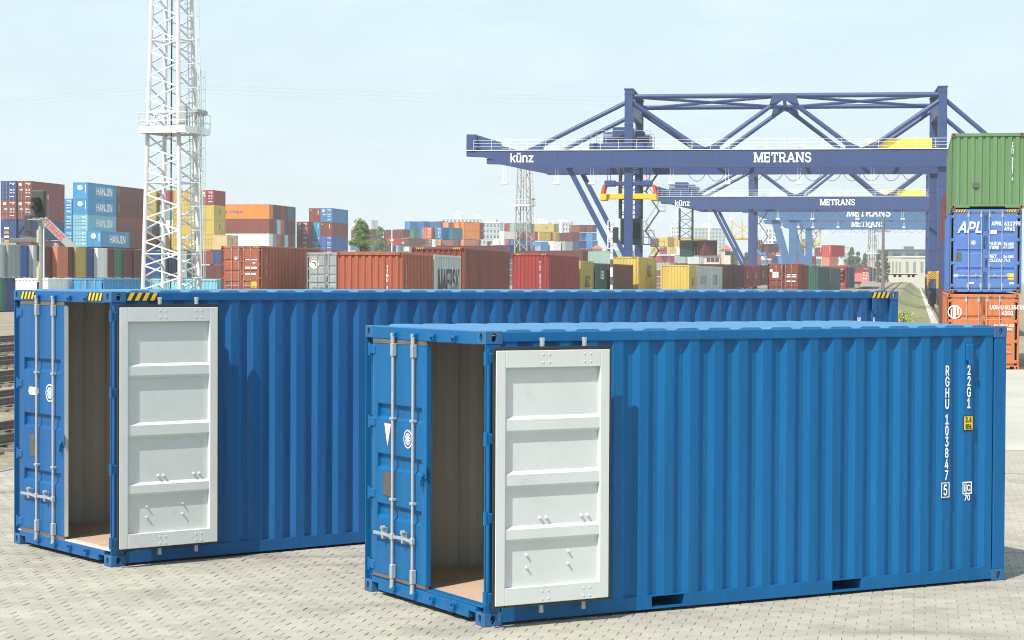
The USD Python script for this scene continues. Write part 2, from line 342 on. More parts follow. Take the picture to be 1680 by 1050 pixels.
for x in (1.75, 1.85):
    vv, fa = strip([x, x + .001, x + .07, x + .071], lambda j, b: .2 if j in (1, 2) else 0)
    cr.add(vv, fa)
cr.build('crane_rail', RAILM, label='steel crane rail beside the pale kerb', cat='crane rail')

# ---------------------------------------------------------------- detailed containers
W = 2.438
def casting_mesh():
    X, Y, Z = .178, .162, .118
    b = hullbox(0, X, 0, Y, 0, Z, .006, True)
    b = b - m3.Manifold.cube([X - .056, Y - .056, Z - .056]).translate([.028, .028, .028])
    def slot(w, h): return m3.CrossSection.square([w, h - w], True) + m3.CrossSection.circle(w / 2, 16).translate([0, (h - w) / 2]) + m3.CrossSection.circle(w / 2, 16).translate([0, -(h - w) / 2])
    sl = slot(.05, .08).extrude(.5)
    b = b - sl.rotate([90, 0, 0]).translate([X / 2, .3, Z / 2])            # y faces, tall slot
    b = b - sl.rotate([90, 0, 90]).translate([-.2, Y / 2, Z / 2])           # x faces
    b = b - slot(.063, .124).rotate(90).extrude(.5).translate([X / 2, Y / 2, -.2])
    me = b.to_mesh(); return me.vert_properties[:, :3], me.tri_verts
CAST = casting_mesh()

ROOFB = mat('hero_blue_roof_sheen', (.045, .17, .33), rough=.5, var=.15, scale=2., wear=(.12, .2, .3), wear_amt=.06)  # paler blue: sun and sky sheen on the roof painted into the colour
def corr_path(x0, x1, c0, pitch=.278, flat=.096, inner=.070, slope=.056):
    """corrugation (x, 0 = outer / 1 = inner) with an outer flat centred on c0 + k * pitch"""
    pts = [(x0, 1.)]
    k0 = math.ceil((x0 + .06 - c0) / pitch); k1 = math.floor((x1 - .06 - c0) / pitch)
    for k in range(k0, k1 + 1):
        c = c0 + k * pitch
        for dx, s in ((-flat / 2 - slope, 1.), (-flat / 2, 0.), (flat / 2, 0.), (flat / 2 + slope, 1.)):
            x = c + dx
            if x0 < x < x1: pts.append((x, s))
    pts.append((x1, 1.)); return pts

def sheet(path, depth, z0, z1, t=.004):
    """corrugated sheet standing from z0 to z1: x along, outer face towards -y"""
    up = [(x, s * depth) for x, s in path]; dn = [(x, y + t) for x, y in up[::-1]]
    v, f = ext(Polygon(up + dn), z1 - z0)
    v = v + [0, 0, z0]; return v, f

def letters(s, h, **k):
    m = meshkit.text_mesh(s, h, .003, bold=k.get('bold', False)); v = np.array(m.vertices); v[:, 0] *= k.get('sx', 1.)
    return v, np.array(m.faces)
def on_side(vf, x, z, y=-.004, centre=False):
    v, f = vf; v = v.copy()
    if centre: v[:, 0] -= (v[:, 0].min() + v[:, 0].max()) / 2
    return put((v, f), (1, 0, 0), (0, 0, 1), (0, -1, 0), (x, y, z))
def on_end(vf, y, z, x=-.004, centre=False):
    v, f = vf; v = v.copy()
    if centre: v[:, 0] -= (v[:, 0].min() + v[:, 0].max()) / 2
    return put((v, f), (0, -1, 0), (0, 0, 1), (-1, 0, 0), (x, y, z))

def hazard(parent, name, place, u0, w, h, z0, n=4, slant=.55):
    """black and yellow strip; place(poly mesh) maps (u, z, out) to the container"""
    b = ext(sbox(u0, z0, u0 + w, z0 + h), .002); MB().add(*place(b)).build(name, BLACK, parent)
    y = MB(); st = w / n; clip = sbox(u0 + .004, z0, u0 + w - .004, z0 + h)
    for i in range(-1, n + 1):
        p = Polygon([(u0 + i * st, z0), (u0 + i * st + st * .5, z0), (u0 + i * st + st * .5 + h * slant, z0 + h), (u0 + i * st + h * slant, z0 + h)]).intersection(clip)
        if not p.is_empty and p.geom_type == 'Polygon' and p.area > 1e-6:
            y.add(*place(ext(p, .0045)))
    y.build(name.replace('strip', 'stripes'), YELLOW, parent)
P_END = lambda vf: put(vf, (0, -1, 0), (0, 0, 1), (-1, 0, 0), (0, 0, 0))     # u = -y on the x = 0 end
P_SIDE = lambda vf: put(vf, (1, 0, 0), (0, 0, 1), (0, -1, 0), (0, 0, 0))

def door_leaf(parent, H, M, to, width, bands, hinges, flip, lining, gasket, edge=None, rods=True, handle_z=.6, guides=(), name='door', lite=False):
    """one door leaf: u from the hinge side, t = 0 outer face .. .05 inner, mapped by to(u, t, z)"""
    d = UsdGeom.Xform.Define(stage, newpath(name, parent)).GetPrim()
    z0, z1 = .205, H - .166
    def mapped(m):
        m.v = [np.array([to(*q) for q in v]) for v in m.v]
        if flip: m.f = [f[:, ::-1] for f in m.f]
        return m
    # pressed panel with three bands, as a profile along z
    st = .095
    prof = [(z0 + .02, 0.)]
    for b0, b1 in bands: prof += [(b0, 0.), (b0 + .028, .036), (b1 - .028, .036), (b1, 0.)]
    prof += [(z1 - .02, 0.)]
    th = .0035
    poly = Polygon([(t, z) for z, t in prof] + [(t + th, z) for z, t in prof[::-1]])
    v, f = ext(poly, width - 2 * st + .01)
    pv = np.c_[v[:, 2] + st - .005, v[:, 0], v[:, 1]]     # (u, t, z); an even permutation keeps the winding
    m = MB().add(pv, f); mapped(m).build('panel', lining if lining else M, d)
    if lining is None or True:
        pass
    for nm, bx in (('stile', (0, st, 0, .05, z0, z1)), ('stile', (width - st, width, 0, .05, z0, z1)),
                   ('rail', (st, width - st, 0.0005, .0495, z0, z0 + .15)), ('rail', (st, width - st, .0005, .0495, z1 - .15, z1))):
        m = MB().box(*bx, ch=.004); mapped(m).build(nm, lining if lining else M, d)
    if edge is not None:
        m = MB().box(width, width + .004, .004, .046, z0, z1); mapped(m).build('edge_strip', edge, d)
    g = MB(); w = .03 if lining is None else .02; t0, t1 = (-.002, .03) if lining is None else (.012, .044)
    for bx in ((-w, -.001, t0 + .012, t1, z0 - w, z1 + w), *([(width + .004, width + .004 + w * .9, t0 + .006, t1, z0 - w, z1 + w)] if lining is not None else []), (0, width, t0, t1, z0 - w, z0 - .001), (0, width, t0, t1, z1 + .001, z1 + w + .012)):
        g.box(*bx)
    mapped(g).build('gasket', gasket, d)
    # hinges
    for hz in hinges:
        m = MB().box(-.075, .045, -.012, .012, hz - .045, hz + .045, ch=.008)
        m.tube((-.075, .0, hz - .06), (-.075, .0, hz + .06), .02, 10)
        mapped(m).build('hinge', M, d)
    if rods:
        for ru in (.495 * width / 1.13, .92 * width / 1.13):
            m = MB().tube((ru, -.035, .13), (ru, -.035, H - .085), .0145, 12); r = mapped(m).build('locking_rod', GALV, d, smooth=40)
            m = MB()
            for a, b in ((z0 - .01, z0 + .135), (z1 - .12, z1 + .015)):
                m.box(ru - .05 , ru - .012, -.012, 0, a, b, ch=.003); m.box(ru - .022, ru + .022, -.055, -.004, a + .005, b - .005, ch=.006)
            mapped(m).build('rod_bracket', GALV, r)
            for gz in guides:
                m = MB().box(ru - .045, ru + .02, -.05, 0, gz - .013, gz + .013, ch=.004); mapped(m).build('rod_guide', GALV, r)
            for cz, s in ((.135, -1), (H - .09, 1)):
                m = MB()
                m.box(ru - .018, ru + .02, -.055, -.02, min(cz, cz + s * .03), max(cz, cz + s * .03), ch=.004)
                m.tube((ru, -.035, cz + s * .01), (ru, -.035, cz - s * .06), .021, 10)
                mapped(m).build('cam', GALV, r)
            m = MB().bar((ru, -.045, handle_z), (ru - .16, -.055, handle_z + .012), .010, .028)
            m.bar((ru - .16, -.055, handle_z + .012), (ru - .38, -.048, handle_z + .004), .010, .03)
            m.box(ru - .022, ru + .022, -.055, -.018, handle_z - .03, handle_z + .03, ch=.005)
            mapped(m).build('handle', GALV, r)
            m = MB().box(ru - .19, ru - .165, -.062, 0, handle_z - .04, handle_z + .065, ch=.005); m.tube((ru - .178, -.066, handle_z + .065), (ru - .178, -.03, handle_z + .065), .02, 10)
            mapped(m).build('handle_catch', GALV, r)
    return d, mapped

def container(label, cat, loc, yaw, L, H, M, end='closed', MC=None, lining=None, group=None, hero=False, bands=None, hinges=None, rib0=.27, pockets=(), stripes=None, gasket=None, name='shipping_container', front_ribs=True, marks=None, guides=(.95, 1.72)):
    c = thing(name, label, cat, loc, yaw, group)
    MC = MC or M; gasket = gasket or GASKET
    bands = bands or ([(.75, .89), (1.22, 1.37), (1.70, 1.85)] if H < 2.7 else [(.75, .89), (1.36, 1.52), (1.99, 2.14)])
    hinges = hinges or ([.275, .97, 1.66, 2.36] if H < 2.7 else [.27, 1.04, 1.84, 2.64])
    for x in (0, L - .178):
        for y in (0, W - .162):
            for z in (0, H - .118):
                MB().add(CAST[0] + [x, y, z], CAST[1]).build('corner_casting', MC, c)
    zt, zb = H - .118, .118
    # posts: door end J shaped, front end plain
    for s in (0, 1):
        f = (lambda a, b: (a, b)) if s == 0 else (lambda a, b: (W - b, W - a))
        m = MB(); a, b = f(.004, .018); m.box(.003, .16, a, b, zb, zt, ch=.003); a, b = f(.018, .072); m.box(.055, .15, a, b, zb, zt, ch=.003)
        m.build('corner_post', M, c)
        a, b = f(.004, .075); MB().box(L - .16, L - .003, a, b, zb, zt, ch=.006).build('corner_post', M, c)
    # rails
    for s in (0, 1):
        y0, y1 = (.004, .064) if s == 0 else (W - .064, W - .004)
        MB().box(.178, L - .178, y0, y1, H - .098, H - .008, ch=.006).build('top_side_rail', M, c)
        sh = sbox(.178, .028, L - .178, .152)
        for p0, p1 in pockets: sh = sh.difference(sbox(p0, .048, p1, .143))
        geoms = getattr(sh, 'geoms', [sh])
        m = MB()
        yo = .008 if s == 0 else W - .05
        for gg in geoms: m.add(*put(ext(gg, .042), (1, 0, 0), (0, 0, 1), (0, 1, 0), (0, yo, 0)))
        yy = (.05, .085) if s == 0 else (W - .085, W - .05)
        m.box(.178, L - .178, yy[0], yy[1], .140, .153)
        m.box(.178, L - .178, *((.004, .05) if s == 0 else (W - .05, W - .004)), .0285, .0335)
        m.build('bottom_side_rail', M, c)
    for p0, p1 in pockets:
        m = MB().box(p0 - .006, p0, .051, W - .051, .03, .145); m.box(p1, p1 + .006, .051, W - .051, .03, .145); m.box(p0, p1, .051, W - .051, .1435, .148); m.box(p0, p1, .051, W - .051, .028, .036); m.build('forklift_pocket', M, c)
    # walls
    path = corr_path(.158, L - .158, rib0)
    for s in (0, 1):
        v, f = sheet(path, .036, .150, H - .095)
        v = v + [0, .012, 0]
        if s: v = v * [1, -1, 1] + [0, W, 0]; f = f[:, ::-1]
        MB().add(v, f).build('side_wall', M, c)
        if hero:
            v2 = v + [0, -.006 if s else .006, 0]; MB().add(v2, f).build('wall_lining', LINING, c)
    # front (x = L) wall
    def endwall(xf, flip, mt, nm='end_wall'):
        p = corr_path(.07, W - .07, W / 2 - .0 + .0, .25, .11, .06, .04)
        v, f = sheet(p, .04, .13, H - .115); q = put((v, f), (0, -1, 0), (1, 0, 0), (0, 0, 1), (0, W, 0)) if not flip else put((v, f), (0, 1, 0), (-1, 0, 0), (0, 0, 1), (0, 0, 0))
        v, f = q; v = v + [xf, 0, 0]
        return MB().add(v, f).build(nm, mt, c)
    endwall(L - .012, True, M)
    if hero: endwall(L - .018, True, LINING, 'wall_lining')
    m = MB(); m.box(L - .10, L - .004, .162, W - .162, H - .115, H - .006, ch=.005); m.build('end_header', M, c)
    m = MB(); m.box(L - .10, L - .004, .162, W - .162, .03, .135, ch=.005); m.build('end_sill', M, c)
    # roof: pressed sheet with cross ribs
    p = corr_path(.17, L - .17, .36, .36, .20, .08, .04)
    p = [(x, -q * .018) for x, q in p]; v, f = ext(Polygon(p + [(p[-1][0], -.034), (p[0][0], -.034)]), W - .10); v, f = put((v, f), (1, 0, 0), (0, 0, 1), (0, 1, 0), (0, .05, H + .010))
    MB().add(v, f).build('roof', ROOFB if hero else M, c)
    if hero:
        MB().box(.09, L - .06, .066, W - .066, H - .045, H - .04).build('roof_lining', LINING, c)
        fl = 28
        for i in range(5):
            y0 = .06 + i * (W - .12) / 5
            MB().box(.12, L - .06, y0 + .001, y0 + (W - .12) / 5 - .001, .148, .176 + .001 * (i % 2)).build('floor_board', PLY, c)
        MB().box(.02, .119, .075, W - .075, .158, .1745, ch=.003).build('threshold_plate', M if H < 2.7 else mat('bare_threshold', (.55, .52, .45), rough=.5, var=.1), c)
    else:
        MB().box(.06, L - .05, .06, W - .06, .10, .14).build('floor', PLY, c)
    if end == 'front':
        m = MB(); m.box(.004, .10, .162, W - .162, H - .115, H - .006, ch=.005); m.build('end_header', M, c)
        sh = sbox(.162, .03, W - .162, .135).difference(sbox(.62, .0, W - .62, .075)); m = MB(); m.add(*put(ext(sh, .09), (0, 1, 0), (0, 0, 1), (1, 0, 0), (.006, 0, 0))); m.build('end_sill', M, c)
        e = endwall(.03, False, M)
    else:
        MB().box(.004, .10, .162, W - .162, H - .122, H - .006, ch=.005).build('door_header', M, c)
        sh = sbox(.162, .045, W - .162, .158).difference(sbox(.162, .03, .30, .107)).difference(sbox(W - .30, .03, W - .162, .107))
        m = MB().add(*put(ext(sh, .11), (0, 1, 0), (0, 0, 1), (1, 0, 0), (.006, 0, 0))); m.build('door_sill', M, c)
        for ky in (1.777, 1.349, .983, .571):
            for z, s in ((H - .078, 1), (.105, -1)):
                m = MB()
                m.box(-.03, .006, ky - .045, ky - .03, z - .028, z + .028, ch=.003); m.box(-.03, .006, ky + .012, ky + .027, z - .028, z + .028, ch=.003); m.box(-.034, -.02, ky - .05, ky + .03, z + s * .012 - .012, z + s * .012 + .012, ch=.003)
                m.build('cam_keeper', M, c)
        wd = 1.13
        zl = hinges
        to_l = lambda u, t, z: (.012 + t, 2.272 - u, z)
        dl, mp = door_leaf(c, H, M, to_l, wd, bands, zl, False, None, gasket, edge=(mat('pale_edge', (.55, .55, .52)) if hero and H > 2.7 else None), guides=guides)
        if hero:   # inner skin of the closed leaf
            m = MB().box(.1, wd - .1, .046, .0485, .37, H - .33); mp(m).build('inner_skin', LINING, dl)
        # lock plate at the free edge
        m = MB().box(wd - .11, wd + .02, -.012, -.002, 1.20, 1.325, ch=.004); m.box(wd - .06, wd - .01, -.04, -.012, 1.215, 1.245, ch=.004); m.box(wd - .055, wd - .03, -.05, -.012, 1.13, 1.21, ch=.004); mp(m).build('lock_plate', M, dl)
        if end == 'open':
            yo = -.135
            to_r = lambda u, t, z: (.014 + u, yo + .012 - t, z)
            wd = 1.16; dr, mr = door_leaf(c, H, M, to_r, wd, bands, zl, True, lining, RUBBER, guides=guides)
            meta(dr, 'open door leaf swung back against the side wall, pale grey inside')
            MB().tube((.02, -.03, .2), (.02, -.03, H - .15), .019, 10).build('hinge_pin', M, c)
            # rivet heads and bolts on the inner face
            t0 = .05
            def studs(lst, r, h, t=t0):
                m = MB()
                for u, z in lst: m.tube((u, t - .002, z), (u, t + h, z), r, 8, r * .75)
                return mr(m).build('rivets', lining, dr)
            U1, U2 = .50, .925
            lst = [(uu + du, z) for uu in (U1, U2) for du in (-.03, .035) for z in (z1 for z1 in (H - .20, H - .27))] + [(uu + du, z) for uu in (U1, U2) for du in (-.03, .035) for z in (.24, .31)]
            studs(lst, .010, .004)
            studs([(uu + du, z) for uu in (U1, U2) for du in (-.03, .035) for z in guides[:1]], .016, .022, .004)
            studs([(uu + du, guides[1] + .0) for uu in (U1, U2) for du in (-.03, .035)], .010, .006, .004)
            studs([(.335, .52), (.335, .63), (.76, .53), (.76, .64)], .013, .02, .004)
            m = MB().box(wd + .005, wd + .06, .0, .01, 1.22, 1.30, ch=.003); mr(m).build('lock_tab', M, dr)
            m = MB().box(wd + .028, wd + .052, -.002, .0125, 1.248, 1.282); mr(m).build('lock_hole', BLACK, dr)
        else:
            to_r = lambda u, t, z: (.012 + t, .166 + u, z)
            dr, mr = door_leaf(c, H, M, to_r, wd, bands, zl, True, None, gasket, guides=guides)
            meta(dr, name if False else None)
    if stripes:
        if 'end' in stripes:
            hazard(c, 'hazard_strip', lambda vf: (lambda q: (q[0] + [.002, 0, 0], q[1]))(P_END(vf)), -(W - .20), .36, .082, H - .10, 4)
            hazard(c, 'hazard_strip', lambda vf: (lambda q: (q[0] + [.002, 0, 0], q[1]))(P_END(vf)), -(.20 + .34), .34, .082, H - .10, 4)
        if 'side' in stripes:
            for x0 in (.185, L - .185 - .36):
                hazard(c, 'hazard_strip', lambda vf: (lambda q: (q[0] + [0, .002, 0], q[1]))(P_SIDE(vf)), x0, .36, .082, H - .096, 4)
    return c

def mark(c, vf, m=None, name='lettering'):
    return MB().add(*vf).build(name, m or WHITE, c)

def column_text(c, s, x, ztop, h=.095, step=.1115, sx=.6, y=.006, m=None):
    z = ztop - h
    for ch in s:
        if ch == ' ': z -= step * .39; continue
        mark(c, on_side(letters(ch, h, sx=sx, bold=True), x, z, y, True), m); z -= step

def ring_decal(c, yc, zc, r, x=.009, inner=True):
    n = 28; an = np.arange(n) * 2 * PI / n
    disc = Polygon(np.c_[np.cos(an), np.sin(an)] * r)
    P = lambda vf, dx: (lambda q: (q[0] + [dx, 0, 0], q[1]))(put(vf, (0, -1, 0), (0, 0, 1), (-1, 0, 0), (x, yc, zc)))
    MB().add(*P(ext(disc, .002), 0)).build('round_decal', WHITE, c)
    if inner:
        ring = disc.buffer(-r * .14).difference(disc.buffer(-r * .34)); MB().add(*P(ext(ring, .0035), 0)).build('decal_ring', BLUEP, c)
        k = MB()
        for a in range(10):
            q = a * 2 * PI / 10; s = Polygon([(r * .2 * math.cos(q), r * .2 * math.sin(q)), (r * .62 * math.cos(q - .16), r * .62 * math.sin(q - .16)), (r * .5 * math.cos(q + .2), r * .5 * math.sin(q + .2))]); k.add(*P(ext(s, .0035), 0))
        k.build('decal_emblem', BLUEP, c)
BLUEP = mat('blue_print', (.03, .07, .25), rough=.5, var=.05)

BLUE40 = mat('hero_blue_paint_shaded', (.011, .098, .275), rough=.40, spec=.25, var=.11, scale=1.3, streak=True, wear=(.018, .078, .20), wear_amt=.04, fine=.12, bump=.3, bscale=2.2)  # darker blue paints in the weaker sunlight on the long container
# --- the two open blue containers in front
C20 = container('open blue 20 foot container nearest the camera, lettered RGHU on its side', 'shipping container', (-.2314, 17.8034, 0), .5151, 6.058, 2.591, BLUE, 'open', BLUE_C, INNER, hero=True,
                pockets=((1.757, 2.113), (3.842, 4.20)), rib0=.269, gasket=GASKET)
column_text(C20, 'RGHU 103847', 5.271, 2.20)
fr = Polygon([(-.052, -.075), (.052, -.075), (.052, .075), (-.052, .075)]); fr = fr.difference(fr.buffer(-.007, join_style=2))
mark(C20, on_side(ext(fr, .003), 5.258, .957, .006), name='number_frame'); mark(C20, on_side(letters('5', .104, sx=.62, bold=True), 5.258, .905, .006, True))
column_text(C20, '22G1', 5.556, 2.20)
mark(C20, on_side(ext(sbox(-.065, -.077, .065, .077), .002), 5.552, 1.618, .008), BLACK, 'height_sign'); mark(C20, on_side(ext(sbox(-.056, -.068, .056, .068), .0035), 5.552, 1.618, .008), YELLOW, 'height_sign_face')
mark(C20, on_side(letters('2.6', .05, sx=.8, bold=True), 5.552, 1.63, .004, True), BLACK); mark(C20, on_side(letters('8½', .05, sx=.8, bold=True), 5.552, 1.558, .004, True), BLACK)
icf = sbox(-.06, -.062, .06, .062).difference(sbox(-.012, -.05, .048, .05)).difference(sbox(-.052, -.052, -.020, .052))
mark(C20, on_side(ext(icf, .003), 5.545, .965, .006), name='code_frame'); mark(C20, on_side(letters('C', .06, sx=.8, bold=True), 5.563, .935, .006, True)); mark(C20, on_side(letters('i', .07, sx=.6, bold=True), 5.509, .93, .006, True)); mark(C20, on_side(letters('70', .055, sx=.8, bold=True), 5.545, .84, .006, True))
dl20 = stage.GetPrimAtPath(str(C20.GetPath()) + '/door')
tri = Polygon([(-.075, .09), (.075, .09), (0, -.145)])
mark(dl20, put(ext(tri, .002), (0, -1, 0), (0, 0, 1), (-1, 0, 0), (.011, 1.948, 1.575)), REDP, 'triangle_decal'); mark(dl20, put(ext(tri.buffer(-.006, join_style=2), .0035), (0, -1, 0), (0, 0, 1), (-1, 0, 0), (.011, 1.948, 1.575)), WHITE, 'triangle_face')
ring_decal(dl20, 1.514, 1.542, .088)
MB().box(.006, .0125, 1.875, 2.04, .968, 1.198).build('data_plate', PLATE, dl20)
for c_, L_, x_, z_ in ((C20, 6.058, 5.556, 2.33),):
    m = MB().box(x_ - .045, x_ + .045, -.012, .014, z_ - .085, z_ + .085, ch=.006); m.box(x_ - .03, x_ + .03, -.03, -.012, z_ - .13, z_ - .08, ch=.006); m.build('vent_cover', BLUE, c_)

C40 = container('long blue 40 foot container standing open behind the nearest one, hazard strips along its top', 'shipping container', (-4.1962, 21.38, 0), .6575, 12.192, 2.896, BLUE40, 'open', BLUE_C, INNER, hero=True,
                rib0=.1, stripes=('end', 'side'), guides=(.95, 1.98))
column_text(C40, 'MGHU', 11.385, 2.535); column_text(C40, '45G1', 11.69, 2.535)
m = MB().box(11.65, 11.735, -.012, .014, 2.62, 2.79, ch=.006); m.box(11.665, 11.72, -.03, -.012, 2.57, 2.62, ch=.006); m.build('vent_cover', BLUE40, C40)
dl40 = stage.GetPrimAtPath(str(C40.GetPath()) + '/door')
ov = sbox(-.09, -.008, .09, .008).buffer(.036)
mark(dl40, put(ext(ov, .002), (0, -1, 0), (0, 0, 1), (-1, 0, 0), (.011, 1.925, 1.765)), WHITE, 'oval_decal')
ring_decal(dl40, 1.501, 1.762, .10)
MB().box(.006, .0125, 1.84, 2.01, 1.03, 1.27).build('data_plate', PLATE, dl40)

# ---------------------------------------------------------------- containers further back
def quick_letters(s, h, sx=1., bold=True):
    return letters(s, h, sx=sx, bold=bold)
LETTER_CACHE = {}
def lod_parts(c, L, H, end, col, extras):
    """plainer container: corrugated body, frame posts and rails, door leaves with bars"""
    M = paint(col)
    top, bot, side = [], [], []
    n = max(3, int((L - .3) / .36)); px = (L - .3) / n
    for i in range(n):
        a = .15 + i * px
        side += [(a + .04, .05), (a + px * .22, .012), (a + px * .62, .012), (a + px * .84, .05)]
    left = side; right = [(x, W - y) for x, y in side[::-1]]
    ne = 8; pe = (W - .3) / ne; far_end = []
    for i in range(ne):
        a = .15 + i * pe
        far_end += [(L - .05, a + .03), (L - .015, a + pe * .25), (L - .015, a + pe * .6), (L - .05, a + pe * .85)]
    near = [(.05, W - .1), (.05, .1)] if end == 'door' else [(L - x, y) for x, y in far_end[::-1]]
    poly = Polygon([(.1, .05)] + left + [(L - .1, .05)] + far_end + [(L - .1, W - .05)] + right + [(.1, W - .05)] + near)
    v, f = ext(poly if poly.is_valid else poly.buffer(0), H - .22); MB().add(v + [0, 0, .12], f).build('body', M, c)
    for x in (0, L - .16):
        for y in (0, W - .12): MB().box(x, x + .16, y, y + .12, 0, H).build('corner_post', M, c)
    for y in (.006, W - .076):
        MB().box(.16, L - .16, y, y + .07, .03, .16).build('bottom_rail', M, c); MB().box(.16, L - .16, y, y + .07, H - .1, H - .01).build('top_rail', M, c)
    for x in (.005, L - .085):
        MB().box(x, x + .08, .12, W - .12, .03, .16).build('end_sill', M, c); MB().box(x, x + .08, .12, W - .12, H - .12, H - .01).build('end_header', M, c)
    MB().box(.08, L - .08, .076, W - .076, H - .05, H - .02).build('roof', M, c)
    if end == 'door':
        for y0, y1 in ((.13, W / 2 - .01), (W / 2 + .01, W - .13)):
            m = MB(); zs = [.17, .74, .89, 1.2, 1.37, 1.7, 1.85, H - .13] if H < 2.7 else [.17, .74, .90, 1.34, 1.53, 1.98, 2.15, H - .13]
            for i in range(0, 8, 2): m.box(.006, .048, y0, y1, zs[i], zs[i + 1])
            d = m.build('door', M, c)
            for q in (.3, .78):
                y = y0 + (y1 - y0) * q; MB().box(-.03, .004, y - .02, y + .02, .08, H - .06).build('locking_rod', GALV, d)
    for e in extras: e(c, L, H)

_proto = {}
FILL = []
def filler(origin, yaw, L, H):
    """a container covered by the rows in front: joined into one mass"""
    FILL.append((origin, yaw, L, H, random.choice(['brown', 'maroon', 'grey', 'dark_blue', 'rust_red'])))
def build_filler():
    mb = MB(); tones = []
    for o, yaw, L, H, col in FILL:
        n = max(3, int(L / 1.5)); px = (L - .3) / n; side = []
        for i in range(n): a = .15 + i * px; side += [(a + .05, .05), (a + px * .2, .015), (a + px * .7, .015), (a + px * .9, .05)]
        poly = Polygon([(.1, .05)] + side + [(L - .1, .05), (L - .1, W - .05)] + [(x, W - y) for x, y in side[::-1]] + [(.1, W - .05)])
        m = MB().add(*ext(poly, H - .24)); m.v[0] = m.v[0] + [0, 0, .12]
        for x in (0, L - .16):
            for y in (0, W - .12): m.box(x, x + .16, y, y + .12, 0, H)
        v, f = np.vstack(m.v), np.vstack(m.f); c, s_ = math.cos(yaw), math.sin(yaw)
        mb.add(v @ np.array([[c, s_, 0], [-s_, c, 0], [0, 0, 1]]) + np.array([o[0], o[1], o[2]]), f); tones.append(np.tile(PAINT[col], (len(v), 1)))
    M = usdkit.material(stage, '/World/Looks/paint_lower_stacks', {'at': ('attribute', {'attribute': 'tone'}), 'p': ('principled_bsdf', {'roughness': .55})}, [('at.color', 'p.base_color')], surface='p.BSDF')
    p = usdkit.mesh(stage, newpath('lower_containers'), (np.vstack(mb.v), np.vstack(mb.f)), M)
    UsdGeom.PrimvarsAPI(p).CreatePrimvar('tone', Sdf.ValueTypeNames.Color3fArray, 'vertex').Set(Vt.Vec3fArray.FromNumpy(np.vstack(tones).astype(np.float32)))
    meta(p, 'lower tiers of the far container stacks, mostly covered by nearer rows', 'containers', kind='stuff')
ex_cache = {}
def X_idtext(c, L, H):          # rows of small white print on the right-hand door
    m = MB()
    for y0, y1, z0, z1 in ((.95, .62, H - .42, H - .30), (.52, .22, H - .42, H - .30), (.62, .3, H - .62, H - .52), (1.0, .66, 1.45, 1.62), (.5, .25, 1.45, 1.62), (1.0, .66, 1.05, 1.16), (.5, .25, 1.05, 1.16), (1.0, .3, .5, .62)):
        m.box(-.002, .004, y1, y0, z0, z1)
    m.build('lettering', WHITE, c)
def X_logo_square(c, L, H):
    MB().box(-.002, .0045, 1.62, 2.1, H - .75, H - .35).build('logo_panel', WHITE, c); MB().box(-.004, .0045, 1.4, 1.9, 1.48, 1.62).build('lettering', WHITE, c)
def X_round(c, L, H):
    an = np.arange(16) * 2 * PI / 16; MB().add(*put(ext(Polygon(np.c_[np.cos(an), np.sin(an)] * .42), .004), (0, -1, 0), (0, 0, 1), (-1, 0, 0), (.0, 1.25, H - .85))).build('round_logo', WHITE, c)
    MB().box(-.004, .003, .22, .34, .9, H - .4).build('lettering', WHITE, c)
def X_vert(c, L, H): MB().box(-.004, .013, .42, .52, H - 1.35, H - .35).build('lettering', WHITE, c)
def X_orange_dot(c, L, H): MB().box(-.004, .013, 1.9, 2.2, H - .6, H - .3).build('orange_sign', mat('orange_print', (.75, .3, .03), var=.03), c)
def X_vert_side(c, L, H):      # code letters down the long side near the end
    m = MB()
    for i in range(9): m.box(.60, .68, -.004, .013, H - .45 - i * .16, H - .34 - i * .16)
    m.build('lettering', WHITE, c)
def X_side_text(s, h, x, z, color='white', sx=1.):
    k = (s, h, x, z, color, sx)
    if k not in ex_cache:
        def fn(c, L, H): mark(c, on_side(quick_letters(s, h, sx), L * x, z, .010, True), {'white': WHITE, 'black': BLACK, 'navy': BLUEP, 'grey': mat('grey_print', (.16, .17, .17))}[color])
        ex_cache[k] = fn
    return ex_cache[k]
def X_hazard(c, L, H):
    y = MB(); b = MB()
    for y0 in (.2, W - .6):
        b.box(-.002, .004, y0, y0 + .4, H - .11, H - .02)
        for i in range(4): y.add(*put(ext(Polygon([(i * .1, 0), (i * .1 + .05, 0), (i * .1 + .09, .085), (i * .1 + .04, .085)]), .004), (0, -1, 0), (0, 0, 1), (-1, 0, 0), (-.001, y0 + .42, H - .108)))
    b.build('hazard_strip', BLACK, c); y.build('hazard_stripes', YELLOW, c)
def X_side_square(c, L, H): MB().box(L * .5 - .35, L * .5 + .35, -.004, .013, 1.0, 1.9).build('logo_panel', mat('grey_print', (.16, .17, .17)), c)

def far_container(label, origin, yaw, L, H, end, col, extras=(), group=None):
    key = (L, H, end, col, tuple(id(e) for e in extras))
    if key not in _proto:
        c = thing('shipping_container', label, 'shipping container', origin, yaw, group)
        lod_parts(c, L, H, end, col, extras); _proto[key] = c
        return c
    c = thing('shipping_container', label, 'shipping container', origin, yaw, group)
    c.GetReferences().AddInternalReference(_proto[key].GetPath()); c.SetInstanceable(True)
    return c

